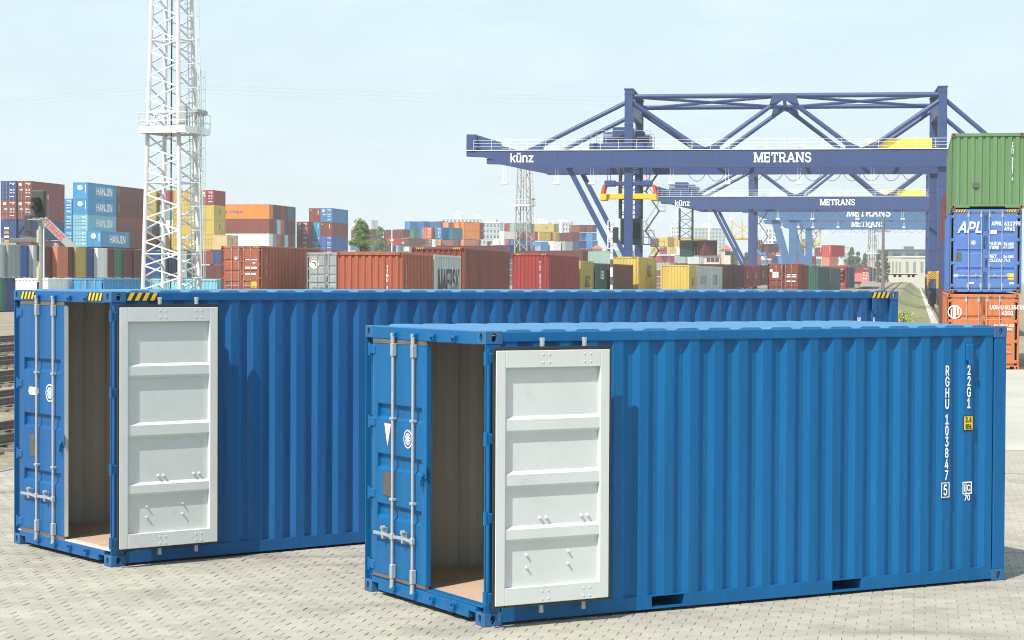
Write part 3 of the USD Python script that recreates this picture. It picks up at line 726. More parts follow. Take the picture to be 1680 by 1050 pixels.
YAW_E = PI / 2 - YA           # length along the tracks, an end towards the camera
YAW_S = -YA                   # long side towards the camera
def vp_yaw(vp): return math.atan2(FPX, vp - 840)
def E_(label, px, d, z, L, H, end, col, ex=(), vp=None, group=None, a=None):
    """end towards the camera; px, d: its right front vertical edge"""
    return far_container(label, (X_at(px, d), d, z), vp_yaw(vp) if vp else YAW_E, L, H, end, col, ex, group)
def S_(label, px, d, z, L, H, col, ex=(), group=None, end='plain'):
    """long side towards the camera; px, d: its right front vertical edge"""
    o = np.array([X_at(px, d), d]) - L * V
    return far_container(label, (o[0], o[1], z), YAW_S, L, H, end, col, ex, group)
HC, ST = 2.896, 2.591
CN = {'maroon': 'dark maroon', 'brown': 'dark brown', 'rust_red': 'rust red', 'dark_blue': 'dark blue', 'mid_blue': 'mid blue', 'light_blue': 'light blue', 'bright_red': 'bright red', 'bright_orange': 'bright orange', 'pale_orange': 'pale orange', 'dark_green': 'dark green', 'light_grey': 'pale grey', 'dark_grey': 'dark grey', 'olive_yellow': 'mustard yellow', 'grass_green': 'grass green', 'apl_blue': 'strong blue', 'sea_green': 'pale sea green'}
cn = lambda k: CN.get(k, k.replace('_', ' '))
ORD = ['topmost', 'second from the top', 'third from the top', 'fourth from the top', 'fifth from the top']
FILL_G = 'lower containers of the tall stacks, covered by the rows in front'
def column(place, px, d, n, H, layers, mode='E', L=12.192):
    """a stack n high; layers listed from the top: (colour, end, extras); the rest repeats in plain colours behind the nearer rows"""
    for i in range(n):
        z = (n - 1 - i) * H
        if i < len(layers):
            col, end, ex = layers[i]
            lab = f'{cn(col)} container, {ORD[i] if i < 5 else "low"} in {place}'
            grp = None
        else:
            if mode == 'E': filler((X_at(px, d), d, z), YAW_E, L, H)
            continue
        if mode == 'E': E_(lab, px, d, z, L, H, end, col, ex, group=grp)
        else: S_(lab, px, d, z, L, H, col, ex, group=grp)

HJ = X_side_text('HANJIN', 1.2, .58, .7, sx=1.05)
# block at the far left edge
column('the stack at the left picture edge', 26, 308, 6, HC, [('dark_blue', 'door', (X_idtext,)), ('rust_red', 'door', (X_idtext, X_logo_square)), ('dark_blue', 'plain', ())])
column('the stack behind the railway signal', 51.5, 308, 6, HC, [('rust_red', 'door', (X_idtext, X_logo_square)), ('rust_red', 'door', (X_idtext, X_logo_square)), ('dark_blue', 'plain', (X_vert,))])
# the blue block with white lettering
column('the stack left of the lettered blue one', 118.5, 328.6, 6, ST, [('light_blue', 'door', (X_idtext, X_logo_square)), ('light_blue', 'door', (X_idtext, X_logo_square)), ('light_blue', 'door', (X_idtext, X_logo_square))])
column('the tall blue stack with white lettering', 143, 328, 7, ST, [('light_blue', 'plain', (X_round, HJ)), ('light_blue', 'plain', (X_round, HJ)), ('cyan', 'door', (X_idtext, HJ)), ('cyan', 'door', (X_idtext,))])
column('the low stack beside the lettered blue one', 165, 327.2, 4, ST, [('light_blue', 'plain', (X_round, HJ))])
column('the reddish stack left of the white mast', 192.5, 340.8, 7, ST, [('brown', 'plain', (X_vert_side,)), ('maroon', 'plain', (X_vert_side,)), ('rust_red', 'plain', (X_side_text('hamburg', .6, .4, 1.0, 'navy'),)), ('brown', 'plain', ())])
column('the low brown stack beside the white mast', 213, 340, 4, ST, [('brown', 'plain', ())])
# yellow block seen through the white mast
yl = [('yellow', 'plain', ()), ('yellow', 'door', ()), ('yellow', 'door', ())]
column('the stack behind the white mast left leg', 256, 357, 7, ST, [('olive_yellow', 'plain', ()), ('olive_yellow', 'plain', ()), ('dark_grey', 'plain', ()), ('maroon', 'plain', ())], L=6.058)
column('the mixed stack between the mast legs', 283.5, 356.5, 7, ST, [('red', 'door', ()), ('sea_green', 'door', ()), ('white', 'plain', ()), ('yellow', 'door', ())], L=6.058)
column('the yellow stack behind the mast middle', 306, 356, 7, ST, [('yellow', 'plain', ()), ('yellow', 'door', ()), ('yellow', 'plain', ()), ('yellow', 'door', ())], L=6.058)
column('the yellow stack behind the mast right leg', 328, 355.5, 7, ST, [('yellow', 'plain', ()), ('yellow', 'door', ()), ('yellow', 'plain', ()), ('yellow', 'door', ())], L=6.058)
column('the red topped stack right of the mast', 350.5, 355, 7, ST, [('red', 'door', (X_idtext, X_logo_square)), ('yellow', 'plain', (X_side_square,)), ('yellow', 'plain', (X_side_square,)), ('yellow', 'door', ())], L=6.058)
column('the low cream stack right of the mast', 371.5, 354.5, 4, ST, [('cream', 'plain', (X_side_square,))], L=6.058)
# long side block with the orange container on top
HAPC = [['bright_orange', 'brown', 'brown', 'rust_red', 'brown', 'teal', 'dark_grey', 'rust_red'][:7], ['rust_red', 'dark_grey', 'light_grey', 'orange', 'dark_blue', 'brown', 'brown'], ['white', 'grey', 'orange', 'dark_grey', 'light_grey', 'rust_red', 'dark_grey']]
ROWN = ['front', 'second', 'third', 'fourth', 'fifth', 'sixth', 'rearmost']
for r in range(7):
    a0, b0 = ab(441, 401); p = yard(a0, b0 + r * 2.50)
    px = 840 + FPX * p[0] / p[1]
    for i in range(6):
        if i >= 3:
            o = p - 12.192 * V; filler((o[0], o[1], (5 - i) * HC), YAW_S, 12.192, HC); continue
        col = HAPC[i][r]
        lab = f'{cn(col)} container, {ORD[i]}, {ROWN[r]} row of the orange topped block'
        ex = (X_side_text('Hapag-Lloyd', .62, .30, 1.15, 'navy', 1.15),) if (r, i) == (0, 0) else ()
        S_(lab, px, p[1], (5 - i) * HC, 12.192, HC, col, ex)
column('the stack right of the orange block', 505, 420, 5, HC, [('rust_red', 'door', (X_idtext, X_logo_square)), ('maroon', 'door', (X_idtext,))])
column('the red topped stack left of the tree', 525, 423, 6, HC, [('rust_red', 'plain', (X_orange_dot, X_vert)), ('light_blue', 'plain', (X_orange_dot, X_vert)), ('mid_blue', 'door', (X_idtext, X_logo_square)), ('rust_red', 'plain', (X_vert,))])
column('the blue topped stack beside the green tree', 544, 422, 6, HC, [('mid_blue', 'door', (X_idtext, X_logo_square, X_vert_side)), ('rust_red', 'plain', (X_orange_dot, X_vert)), ('blue', 'door', (X_idtext,)), ('rust_red', 'door', (X_idtext,))])

# rows at ground level on the left: side by side across the tracks, ends towards the right
row2 = ['light_grey', 'grey', 'blue', 'light_grey', 'maroon', 'pale_orange', 'maroon', 'olive_yellow', 'dark_blue', 'white', 'maroon', 'green', 'maroon', 'brown', 'blue', 'mid_blue', 'dark_green', 'navy', 'white', 'green']
out2 = [0, .3, -.05, .4, 0, .5, 0, .2, -.05, .3, 0, -.1, 0, .1, .2, .1, 0, .1, .3, 0]
a8, b8 = ab(8, 178)
row1 = ['green', 'dark_blue', 'green', 'maroon', 'grey', 'brown', 'blue', 'grey', 'maroon', 'grey', 'green', 'brown', 'dark_blue', 'grey', 'maroon', 'brown', 'grey', 'green', 'brown', 'grey']
for i, col in enumerate(row2):
    for lay in (0, 1):
        if not lay and i > 1:
            p = yard(a8 - 12.192, b8 + (i - 1) * 2.47); filler((p[0], p[1], 0), YAW_S, 12.192, HC); continue
        cc = col if lay else row1[i]; aa = a8 + out2[i] * lay; b = b8 + (i - 1) * 2.47
        p = yard(aa - 12.192, b)
        nth = ['first', 'second', 'third', 'fourth', 'fifth', 'sixth', 'seventh', 'eighth', 'ninth', 'tenth', 'eleventh', 'twelfth', 'thirteenth', 'fourteenth', 'fifteenth', 'sixteenth', 'seventeenth', 'eighteenth', 'nineteenth', 'last'][i]
        lab = f'{cn(cc)} container end, {nth} from the left in the upper receding row' if lay else (f'{cn(cc)} container at ground level at the left picture edge' if i < 2 else 'container at ground level under the receding upper tier')
        far_container(lab, (p[0], p[1], lay * 2.91), YAW_S, 12.192, HC, 'plain', cc, (), None if lay or i < 2 else 'lower tier of the receding row')
# nearer, standing on the ground
def near_E(label, px, d, z, L, H, col, end, vp=None, **k):
    M = mat('paint_near_' + col, PAINT[col], rough=.5, var=.16, scale=1.3, streak=True, wear=RUST, wear_amt=.01, fine=.2, bump=.3, bscale=2.5)
    return container(label, 'shipping container', (X_at(px, d), d, z), vp_yaw(vp) if vp else YAW_E, L, H, M, end, **k)
near_E('white corrugated container end showing above the long blue container, far left', 78, 143, 0, 6.058, HC, 'white', 'front')
near_E('light blue container with closed doors above the long blue container, left of the white mast', 170, 146, 0, 12.192, HC, 'light_blue', 'closed')
near_E('cyan container end at the foot of the white mast, left one of two', 300, 143, 0, 6.058, HC, 'cyan', 'closed')
near_E('cyan container end right of the white mast foot', 356, 142, 0, 6.058, HC, 'cyan', 'front')

def wagon(label, px_or_o, b0, b1, z, a=None):
    """flat container wagon; deck top at z"""
    t = thing('flat_wagon', label, 'railway wagon', (*yard(a, b0), 0), YAW_E, 'flat wagons under the containers')
    L = b1 - b0
    m = MB().box(0, L, .1, .3, z - .35, z - .12); m.box(0, L, W - .3, W - .1, z - .35, z - .12)
    for x in np.linspace(0, L - .25, max(4, int(L / 2.4))): m.box(x, x + .25, 0, W, z - .14, z - .004)
    m.build('frame', STEEL, t)
    zr = zbed((b0 + b1) / 2) + .2
    for x in (1.6, 3.4, L - 3.4, L - 1.6):
        w = MB()
        for y in (.42, W - .55): w.tube((x, y, zr + .44), (x, y + .13, zr + .44), .44, 14)
        w.tube((x, .45, zr + .44), (x, W - .45, zr + .44), .08, 8)
        w.build('wheelset', RAILM, t)
    m = MB()
    for x in (2.5, L - 2.5): m.box(x - 1.3, x + 1.3, .3, W - .3, zr + .35, z - .3)
    m.build('bogies', STEEL, t)
    return t
W1 = near_E('orange corrugated container end with vertical white code, low above the long blue container', 660, 74, z_at(660, 413.5, 74) - HC, 6.058, HC, 'terracotta', 'front', vp=1340)
for i, ch in enumerate('TTNU 284675'):
    if ch != ' ': mark(W1, on_end(letters(ch, .12, sx=.7, bold=True), .56, HC - .62 - i * .15, .0, True))
    if ch != ' ': mark(W1, on_side(letters(ch, .10, sx=.7, bold=True), .72, HC - .55 - i * .15, .008, True))
a_, b_ = ab(660, 74)
W2 = far_container('grey container side with black lettering, behind the orange container', (X_at(660, 74) + 6.2 * math.cos(vp_yaw(1340)), 74 + 6.2 * math.sin(vp_yaw(1340)), z_at(660, 413.5, 74) - HC), vp_yaw(1340), 6.058, HC, 'plain', 'light_grey', (X_side_text('MAERSK', .95, .55, 1.35, 'black', .9),))
W3 = near_E('rust red high container with hazard strips rising behind the grey lettered side', 762, 91.5, z_at(762, 405.5, 91.5) - HC, 12.192, HC, 'rust_red', 'front', vp=1400, stripes=('end',))
W4 = near_E('rust red container with closed doors and hazard strips, right of the white mast', 429, 117, z_at(429, 403.5, 117) - HC, 12.192, HC, 'terracotta', 'closed', stripes=('end',))
for i, ch in enumerate('FSCU 630'): mark(W4, on_side(letters(ch, .12, sx=.7, bold=True), .85, HC - .6 - i * .16, .008, True)) if ch != ' ' else 0
def door_print(c, H, txt=(), logo=None, yellow=True):
    m = MB()
    for y0, y1, z0, z1 in ((.98, .72, H - .82, H - .76), (.62, .28, H - .82, H - .76), (.55, .38, H - 1.0, H - .94), (1.0, .72, 1.58, 1.7), (.62, .3, 1.58, 1.7), (1.0, .72, 1.24, 1.34), (.62, .34, 1.24, 1.34)): m.box(.004, .0105, y1, y0, z0, z1)
    m.build('lettering', WHITE, c)
    if yellow: MB().box(.003, .0105, .30, .62, .5, .86).build('yellow_sign', YELLOW, c)
    MB().box(.003, .0105, 1.95, 2.15, .62, .85).build('data_plate', PLATE, c)
door_print(W4, HC)
ring_decal(W4, 1.55, HC - .72, .11)
W5 = near_E('grey container with closed doors and a round red and green logo', 569, 118, z_at(550, 414.5, 118) - ST, 6.058, ST, 'grey', 'closed')
an = np.arange(20) * 2 * PI / 20; lg = Polygon(np.c_[np.cos(an), np.sin(an)] * .30)
mark(W5, put(ext(lg, .003), (0, -1, 0), (0, 0, 1), (-1, 0, 0), (.009, 1.98, ST - .62)), WHITE, 'logo_disc'); mark(W5, put(ext(lg.buffer(-.02).difference(lg.buffer(-.09)).intersection(sbox(-.3, .0, .3, .3)), .0045), (0, -1, 0), (0, 0, 1), (-1, 0, 0), (.009, 1.98, ST - .62)), REDP, 'logo_arc')
mark(W5, put(ext(Polygon([(-.12, .1), (.05, .1), (.12, 0), (.16, -.16), (.06, -.16), (0, 0), (-.12, 0)]), .0045), (0, -1, 0), (0, 0, 1), (-1, 0, 0), (.009, 1.98, ST - .62)), mat('green_print', (.04, .25, .12)), 'logo_leaf')
W6 = near_E('red corrugated container end with vertical white code and hazard strips, beside the signal post', 900, 134, z_at(870, 416, 134) - HC, 12.192, HC, 'red', 'front', stripes=('end',))
for i in range(11):
    if i != 4: mark(W6, on_end(letters('CLHU 806372'[i], .13, sx=.75, bold=True), .58, HC - .62 - i * .165, .0, True))
for (nm, px0, px1, a, z, b0, b1) in (('flat wagon under the orange end and the grey lettered container', 0, 0, ab(660, 74)[0] - W, z_at(660, 413.5, 74) - HC, 73.5, 88),):
    wagon(nm, None, b0, b1, z, a)
wagon('flat wagon under the rust red high container', None, 90, 106, z_at(762, 405.5, 91.5) - HC, ab(762, 91.5)[0] - W)
wagon('flat wagon under the rust red container with closed doors', None, 119, 134, z_at(429, 403.5, 117) - HC, ab(429, 117)[0] - W)
wagon('flat wagon under the grey container with closed doors', None, ab(569, 118)[1], ab(569, 118)[1] + 12.5, z_at(550, 414.5, 118) - ST, ab(569, 118)[0] - W)
wagon('flat wagon under the red corrugated container', None, 136, 150, z_at(870, 416, 134) - HC, ab(900, 134)[0] - W)
# next wagons to the right
E_('mustard container side with a yellow end edge, left of the white signal post', 952, 146.6, z_at(962, 428, 149) - HC, 6.058, HC, 'plain', 'olive_yellow', (X_side_text('MSC', .8, .55, 1.0, 'black'),))
zt = z_at(990, 432, 156) - ST - .1
E_('dark green container side just left of the white signal post', 976, 152.8, zt, 6.058, ST + .1, 'plain', 'dark_green', (X_side_text('UES', .6, .6, 1.5, 'white'),))
E_('dark brown container side just right of the white signal post', 1003, 159, zt, 12.192, ST + .1, 'plain', 'brown', (X_vert_side,))
E_('tall yellow container with corrugated end behind the dark brown side', 1047, 172, z_at(1020, 421, 172) - HC, 12.192, HC, 'plain', 'yellow', (X_side_text('MSC', 1.0, .6, 1.2, 'black'), X_hazard))
E_('yellow container with ribbed end in the wagon row below the main crane leg', 1130, 175, z_at(1107, 434.5, 175) - ST, 6.058, ST, 'plain', 'yellow', (X_side_text('msc', .9, .6, .8, 'grey'),))
E_('pale grey container side with dark lettering, first behind the ribbed yellow end', 1142.5, 181.5, z_at(1107, 434.5, 175) - ST, 12.192, ST, 'plain', 'light_grey', (X_side_text('CMA CGM', .8, .5, .9, 'grey'),))
E_('blue grey container side with dark lettering, second behind the ribbed yellow end', 1165, 194.2, z_at(1107, 434.5, 175) - ST, 12.192, ST, 'plain', 'light_grey', (X_side_text('C LINE', .9, .4, .9, 'grey'),))
for i, (col, px) in enumerate(zip(['brown', 'maroon', 'red', 'red', 'maroon', 'maroon'], [1186, 1200, 1213, 1225, 1237, 1247])):
    d = [207, 219.6, 232.2, 244.8, 257.4, 270.][i]
    a_, b_ = ab(1165, 194.2); p = yard(a_, b_ + (i + 1) * 12.75)
    far_container(f'{cn(col)} container side, {["first", "second", "third", "fourth", "fifth", "sixth"][i]} of the red row behind the grey lettered sides', (p[0], p[1], zbed(b_ + 12 * i) + 1.35), YAW_E, 12.192, ST, 'plain', col, (X_side_text('LL', .8, .45, 1.1, 'white'),) if 1 < i < 5 else ())
a_, b_ = ab(1165, 194.2)
for i in range(6): wagon(f'rusty flat wagon under the {["first", "second", "third", "fourth", "fifth", "sixth"][i]} container of the red row', None, b_ + (i + 1) * 12.75 - .1, b_ + (i + 2) * 12.75 - .5, zbed(b_ + 12 * i) + 1.35, a_ - W)
wagon('flat wagon under the ribbed yellow end and pale grey sides', None, ab(1130, 175)[1], ab(1130, 175)[1] + 31, z_at(1107, 434.5, 175) - ST, ab(1130, 175)[0] - W)
wagon('flat wagon under the mustard and green container sides', None, ab(952, 146.6)[1] + 1, ab(952, 146.6)[1] + 24.5, zt - .06, ab(952, 146.6)[0] - W)
W7 = near_E('rust red container with closed doors and white posters, in the wagon row right of centre', 1312.5, 152, z_at(1285, 432.7, 152) - ST, 12.192, ST, 'rust_red', 'closed')
MB().box(.003, .0105, 1.62, 2.05, 1.55, 1.98).build('poster', WHITE, W7); door_print(W7, ST, yellow=False); MB().box(.003, .0105, 2.05, 2.25, 2.0, 2.17).build('poster', WHITE, W7)
wagon('flat wagon under the rust red container with white posters', None, ab(1312, 152)[1] + .2, ab(1312, 152)[1] + 12.4, z_at(1285, 432.7, 152) - ST, ab(1312.5, 152)[0] - W)
zz = z_at(1350, 437, 207) - ST
E_('dark green container side right of the rust red doors with posters', 1341, 207, zz, 12.192, ST, 'plain', 'dark_green', (), vp=1700)
yw = vp_yaw(1700); o = np.array([X_at(1341, 207), 207]) + 12.6 * np.array([math.cos(yw), math.sin(yw)])
far_container('black green container side, second right of the rust red doors with posters', (o[0], o[1], zz), yw, 12.192, ST, 'plain', 'dark_grey', (X_vert_side,))
wagon('flat wagon under the dark green container sides', None, ab(1341, 207)[1] + 1.5, ab(1341, 207)[1] + 25, zz, ab(1341, 207)[0] - W + .8)
E_('bright red container end with white logos, beside the dark green sides', 1386, 236, z_at(1386, 437, 236) - ST, 6.058, ST, 'door', 'bright_red', (X_idtext,))
E_('navy container side right of the bright red end', 1391, 246, z_at(1386, 438, 246) - ST, 12.192, ST, 'plain', 'navy', (X_vert_side,), vp=1620)
wagon('flat wagon under the bright red and navy containers', None, ab(1386, 236)[1], ab(1386, 236)[1] + 24, z_at(1386, 437, 236) - ST - .02, ab(1386, 236)[0] - W)
E_('pink orange container end on a rusty wagon beside the dark utility pole', 1425, 346, z_at(1413, 437, 346) - ST, 12.192, ST, 'plain', 'pink', (X_idtext,))
for i, c2 in enumerate(['dark_green', 'cyan', 'brown']):
    p = yard(ab(1425, 346)[0], ab(1425, 346)[1] + 12.8 * (i + 1))
    far_container(f'{cn(c2)} container side behind the pink orange end', (p[0], p[1], z_at(1413, 437, 346) - ST), YAW_E, 12.192, ST, 'plain', c2, ())
wagon('rusty flat wagon under the pink orange container', None, ab(1425, 346)[1], ab(1425, 346)[1] + 50, z_at(1413, 437, 346) - ST, ab(1425, 346)[0] - W)

# stack at the right
def at_right(label, px, d, z, L, H, M, end, **k): return container(label, 'shipping container', (X_at(px, d), d, z), YAW_E, L, H, M, end, **k)
GG = mat('paint_near_grass_green', PAINT['grass_green'], rough=.6, var=.15, scale=1.4, streak=True, wear=(.07, .25, .22), wear_amt=.02)
R0 = near_E('orange container with closed doors and a round white emblem, bottom of the right hand stack', 1672.5, 70, 0, 12.192, ST, 'orange', 'closed')
RB = mat('paint_near_apl_blue', PAINT['apl_blue'], rough=.5, var=.12, scale=1.3, streak=True, wear=(.1, .13, .3), wear_amt=.01)
RC = mat('casting_rust', (.16, .11, .06), rough=.7, var=.3, scale=8.)
R1 = at_right('blue high container with closed doors and white APL lettering, middle of the right hand stack', 1675.5, 70, ST + .02, 12.192, HC, RB, 'closed', MC=RC, stripes=('end',))
R2_ = at_right('grass green corrugated container end, top of the right hand stack', 1678, 70, ST + HC + .04, 12.192, ST, GG, 'front', MC=RC)
v_, f_ = letters('APL', .36, sx=.88, bold=True); v_ = v_.copy(); v_[:, 0] += .22 * v_[:, 1]
mark(R1, on_end((v_, f_), W - .27, HC - .80, .008))

for s, y, z, h in (('APRU', 1.02, HC - .56, .13), ('611295 2', .60, HC - .56, .13), ('4961', .60, HC - .74, .13), ('M.G.W.', 1.08, 1.66, .11), ('TARE', 1.08, 1.52, .11), ('30.480', .62, 1.66, .09), ('67.200', .62, 1.55, .09), ('NET', 1.08, 1.22, .11), ('CU.CAP.', 1.08, 1.08, .11), ('26.580', .62, 1.22, .09), ('76.2', .60, 1.1, .09)):
    mark(R1, on_end(letters(s, h, sx=.8, bold=True), y, z, .008))
MB().box(.003, .0105, .26, .47, .48, .69).build('yellow_sign', YELLOW, R1); MB().box(.003, .0105, 2.02, 2.21, 1.10, 1.40).build('data_plate', PLATE, R1); MB().box(.003, .0105, .84, 1.05, HC - .86, HC - .73).build('sticker', WHITE, R1)
for y, z in ((1.6, .32), (.26, .32), (2.13, .58)): MB().box(.003, .0105, y, y + .14, z, z + .07).build('sticker', WHITE, R1)
ring_decal(R1, 1.62, 1.74, .08)
for s, y, z, h in (('UGMU 8135005', 1.00, ST - .52, .13), ('42G1', .60, ST - .72, .13), ('30.480', .85, ST - 1.12, .08), ('67.200', .50, ST - 1.12, .08), ('3.890', .50, ST - 1.25, .08)):
    mark(R0, on_end(letters(s, h, sx=.85, bold=True), y, z, .008))
an = np.arange(32) * 2 * PI / 32; cd = Polygon(np.c_[np.cos(an), np.sin(an)] * .235)
em = cd.buffer(-.035).intersection(sbox(-.2, -.2, -.045, .2)).union(cd.buffer(-.035).intersection(sbox(.045, -.2, .2, .2))).difference(cd.buffer(-.035).intersection(sbox(-.13, -.2, -.09, .1))).difference(sbox(.09, -.1, .13, .2))
mark(R0, put(ext(cd.difference(em.buffer(0)), .0035), (0, -1, 0), (0, 0, 1), (-1, 0, 0), (.008, W - .27, ST - .62)), WHITE, 'emblem')
for i, ch in enumerate('TPHU 436897 2'):
    if ch != ' ': mark(R2_, on_end(letters(ch, .09, sx=.75, bold=True), .39, ST - .42 - i * .1, -.004, True))
MB().box(-.002, .031, 1.5, 1.72, .72, .88).build('data_plate', PLATE, R2_)
# containers behind it, along the crane rail
ar, br = ab(1672.5, 70)
for i, cols in enumerate([('brown', 'dark_blue', 'maroon'), ('rust_red', 'maroon', 'blue'), ('maroon', 'dark_blue', 'brown'), ('brown', 'rust_red', 'maroon')]):
    for lay, col in enumerate(cols):
        p = yard(ar + .35 + .12 * i, br + 42 + i * 14.)
        far_container(f'{cn(col)} container, {["bottom", "middle", "top"][lay]} of the {["first", "second", "third", "fourth"][i]} stack left behind the right hand stack', (p[0], p[1], lay * ST), YAW_E, 12.192, ST, 'door', col, (X_idtext,))

# ---------------------------------------------------------------- far clusters, given by their faces in the picture
def face(label, x0, x1, yt, yb, kind, col, H=ST, ex=(), right=True, end='plain', fill=True):
    """container whose visible front face spans pixels x0..x1, yt..yb; turned so that its true size fits"""
    s = (yb - yt) / H; d = FPX / s; L = {'end': W, '20': 6.058, '40': 12.192}[kind]
    th = math.acos(min(1., (x1 - x0) / s / L * 1.0)); xr = X_at(x1, d)
    z = z_at((x0 + x1) / 2, yb, d)
    th = min(th, 1.15)
    fx = np.array([math.cos(th), -math.sin(th)])     # along the face to the right, coming nearer
    nb = np.array([math.sin(th), math.cos(th)])      # away from the camera
    o = np.array([xr, d])
    other = 6.058 if kind == 'end' else W
    LL = {'end': 6.058, '20': 6.058, '40': 12.192}[kind]
    if kind == 'end': org, yaw = o, math.atan2(nb[1], nb[0])
    else: org, yaw = o - LL * fx, math.atan2(fx[1], fx[0])
    far_container(label, (org[0], org[1], z), yaw, LL, H, end, col, ex)
    if fill:
        n = 0; zz = z
        while zz > .25 and n < 7:
            zz -= H; n += 1
            filler((org[0], org[1], zz), yaw, LL, H)
F = lambda *a, **k: face(*a, **k)
# left of centre, beside the tree
F('pale grey container on top of the stack hidden by the green tree', 572, 609, 361.5, 376, '40', 'light_grey', HC, fill=False)
F('dark maroon container, lower one of the stack behind the green tree', 572, 609, 376, 390, '40', 'maroon', HC)
F('dark teal container low behind the green tree trunk', 572, 590, 395, 409, '20', 'teal')
F('dark maroon container on the far row right of the green tree', 626, 661, 376, 390, '40', 'maroon', fill=False)
F('dark brown container, left end of the low far row right of the green tree', 605, 617, 390, 404, 'end', 'brown')
F('bright red container in the low far row right of the green tree', 616, 646, 390, 404, '40', 'bright_red')
F('wine red container with white lettering in the low far row right of the green tree', 646, 671, 390.5, 404, '40', 'maroon', ex=(X_side_text('K-Line', .7, .5, .9, 'white'),))
F('light turquoise container with white lettering low in front of the far row', 601, 652, 402, 416, '40', 'cyan', ex=(X_side_text('SEALAND', .9, .42, .8, 'white'),))
# middle cluster
mid = [('mid_blue', 663, 672, 363, 377, 'end'), ('blue', 672, 695, 363, 377, '20'), ('dark_blue', 695, 722, 363, 373, '40'), ('red', 672, 687, 377, 391, '20'), ('green', 671, 678.5, 376.5, 391, 'end'), ('blue', 687, 693, 374, 391, 'end'),
       ('orange', 692, 707.5, 373, 392, 'end'), ('mid_blue', 709, 723.5, 373, 392, 'end'), ('teal', 724, 742, 374, 393, '20'), ('bright_orange', 726, 735, 365, 375, 'end'), ('maroon', 735, 743, 365, 377, 'end'), ('rust_red', 670, 679, 391, 403, 'end'), ('mid_blue', 678, 691, 391, 402, 'end'),
       ('maroon', 692, 707, 392, 403, 'end'), ('orange', 708, 723, 393, 403, 'end'), ('rust_red', 723, 743, 393, 403, '20'), ('bright_orange', 743.5, 752, 364, 378, 'end'), ('bright_orange', 752, 760, 364, 378, 'end'), ('rust_red', 760, 785, 365, 378.5, '20'),
       ('maroon', 743, 752, 378, 392, 'end'), ('bright_orange', 752, 760, 378, 392, 'end'), ('rust_red', 760, 784.5, 378.8, 392.5, '20'), ('maroon', 743, 751.5, 392, 404, 'end'), ('pale_orange', 751.5, 760, 392, 404, 'end'), ('rust_red', 760, 784, 392.8, 404, '20')]
hl = X_side_text('Hapag', .6, .55, .9, 'navy')
NTH = 'first second third fourth fifth sixth seventh eighth ninth tenth eleventh twelfth thirteenth fourteenth fifteenth sixteenth seventeenth eighteenth nineteenth twentieth'.split() + ['twenty-' + w for w in 'first second third fourth fifth sixth seventh eighth ninth'.split()]
def cluster(items, place, t1, t2, ex):
    for i, (c2, x0, x1, yt, yb, k) in enumerate(items):
        lv = lambda q: 0 if q[4] < t1 else 1 if q[4] < t2 else 2
        nth = sum(1 for q in items if lv(q) == lv((c2, x0, x1, yt, yb, k)) and (q[1], q[3]) < (x0, yt))
        lab = f'{cn(c2)} container {"end" if k == "end" else "side"}, {["top", "middle", "bottom"][lv((c2, x0, x1, yt, yb, k))]} tier, {NTH[nth]} from left {place}'
        F(lab, x0, x1, yt, yb, k, c2, fill=yb > t2 + 5, end='door' if k == 'end' and x1 - x0 > 12 else 'plain', ex=ex(c2, x0, x1, k) or ((X_vert,) if k == 'end' and i % 2 else (X_vert_side,) if k != 'end' else ()))
cluster(mid, 'in the blue and orange cluster', 380, 394, lambda c2, x0, x1, k: (hl,) if k == '20' and x0 == 760 else (X_idtext,) if k == 'end' and x1 - x0 > 12 else ())
F('long wine red container with a round white logo below the blue and orange cluster', 666, 829, 403, 430, '40', 'maroon', HC, ex=(X_side_text('O', 1.2, .78, .9, 'white'),), fill=False)
F('navy container end beside the long wine red container', 828, 836, 402, 424, 'end', 'navy', HC, fill=False)
F('white cabin roofed box in front of the thin lattice mast', 836, 844, 402, 418, 'end', 'white', fill=False); F('pale grey box in front of the thin lattice mast', 844, 850, 403, 420, 'end', 'light_grey', fill=False)
F('long dark maroon container behind the red corrugated container', 848, 955, 411, 436, '40', 'maroon', ST, ex=(), fill=False)
F('pale green grey open top container with a yellow rim', 962, 1020, 411, 436, '40', 'sea_green', ST, fill=False)
mid2 = [('red', 826.5, 835, 366, 379.5, 'end'), ('sea_green', 835.5, 843, 366, 380, 'end'), ('white', 818.5, 826.5, 379, 392, 'end'), ('white', 826.5, 834, 380, 392, 'end'), ('grey', 835, 843, 380, 392, 'end'), ('white', 809, 817.5, 392, 402, 'end'), ('white', 818.5, 825.5, 392, 402, 'end'), ('red', 826, 834, 392, 402, 'end'), ('blue', 834.5, 842, 392, 402, 'end'), ('teal', 845, 868, 367, 380, '20'), ('maroon', 845, 868, 380, 393, '20'), ('dark_blue', 845, 868, 393, 407, '20'),
        ('yellow', 869.5, 884, 367.5, 380, 'end'), ('olive_yellow', 884.5, 908, 367.5, 380.5, '20'), ('red', 869.5, 876, 380.5, 395, 'end'), ('yellow', 876, 884.5, 380.5, 395, 'end'), ('olive_yellow', 884.5, 908.5, 381, 395, '20'), ('mid_blue', 870, 887, 396, 411, '20'), ('white', 889, 908, 396, 411, '20'), ('grey', 909, 927, 396, 411, '20'),
        ('maroon', 911, 938, 381, 395, '40'), ('maroon', 927, 939, 395, 407, '20'), ('rust_red', 934, 950, 369, 381, '20'), ('maroon', 950, 971, 369, 381, '20'), ('mid_blue', 941, 949.5, 382, 394, 'end'), ('mid_blue', 950, 971, 382, 394, '20'), ('dark_blue', 941, 949, 394.5, 408, 'end'), ('mid_blue', 949.5, 971, 394.5, 408, '20')]
cluster(mid2, 'around the thin lattice mast', 382, 396, lambda c2, x0, x1, k: (X_side_square,) if c2 == 'olive_yellow' else ())
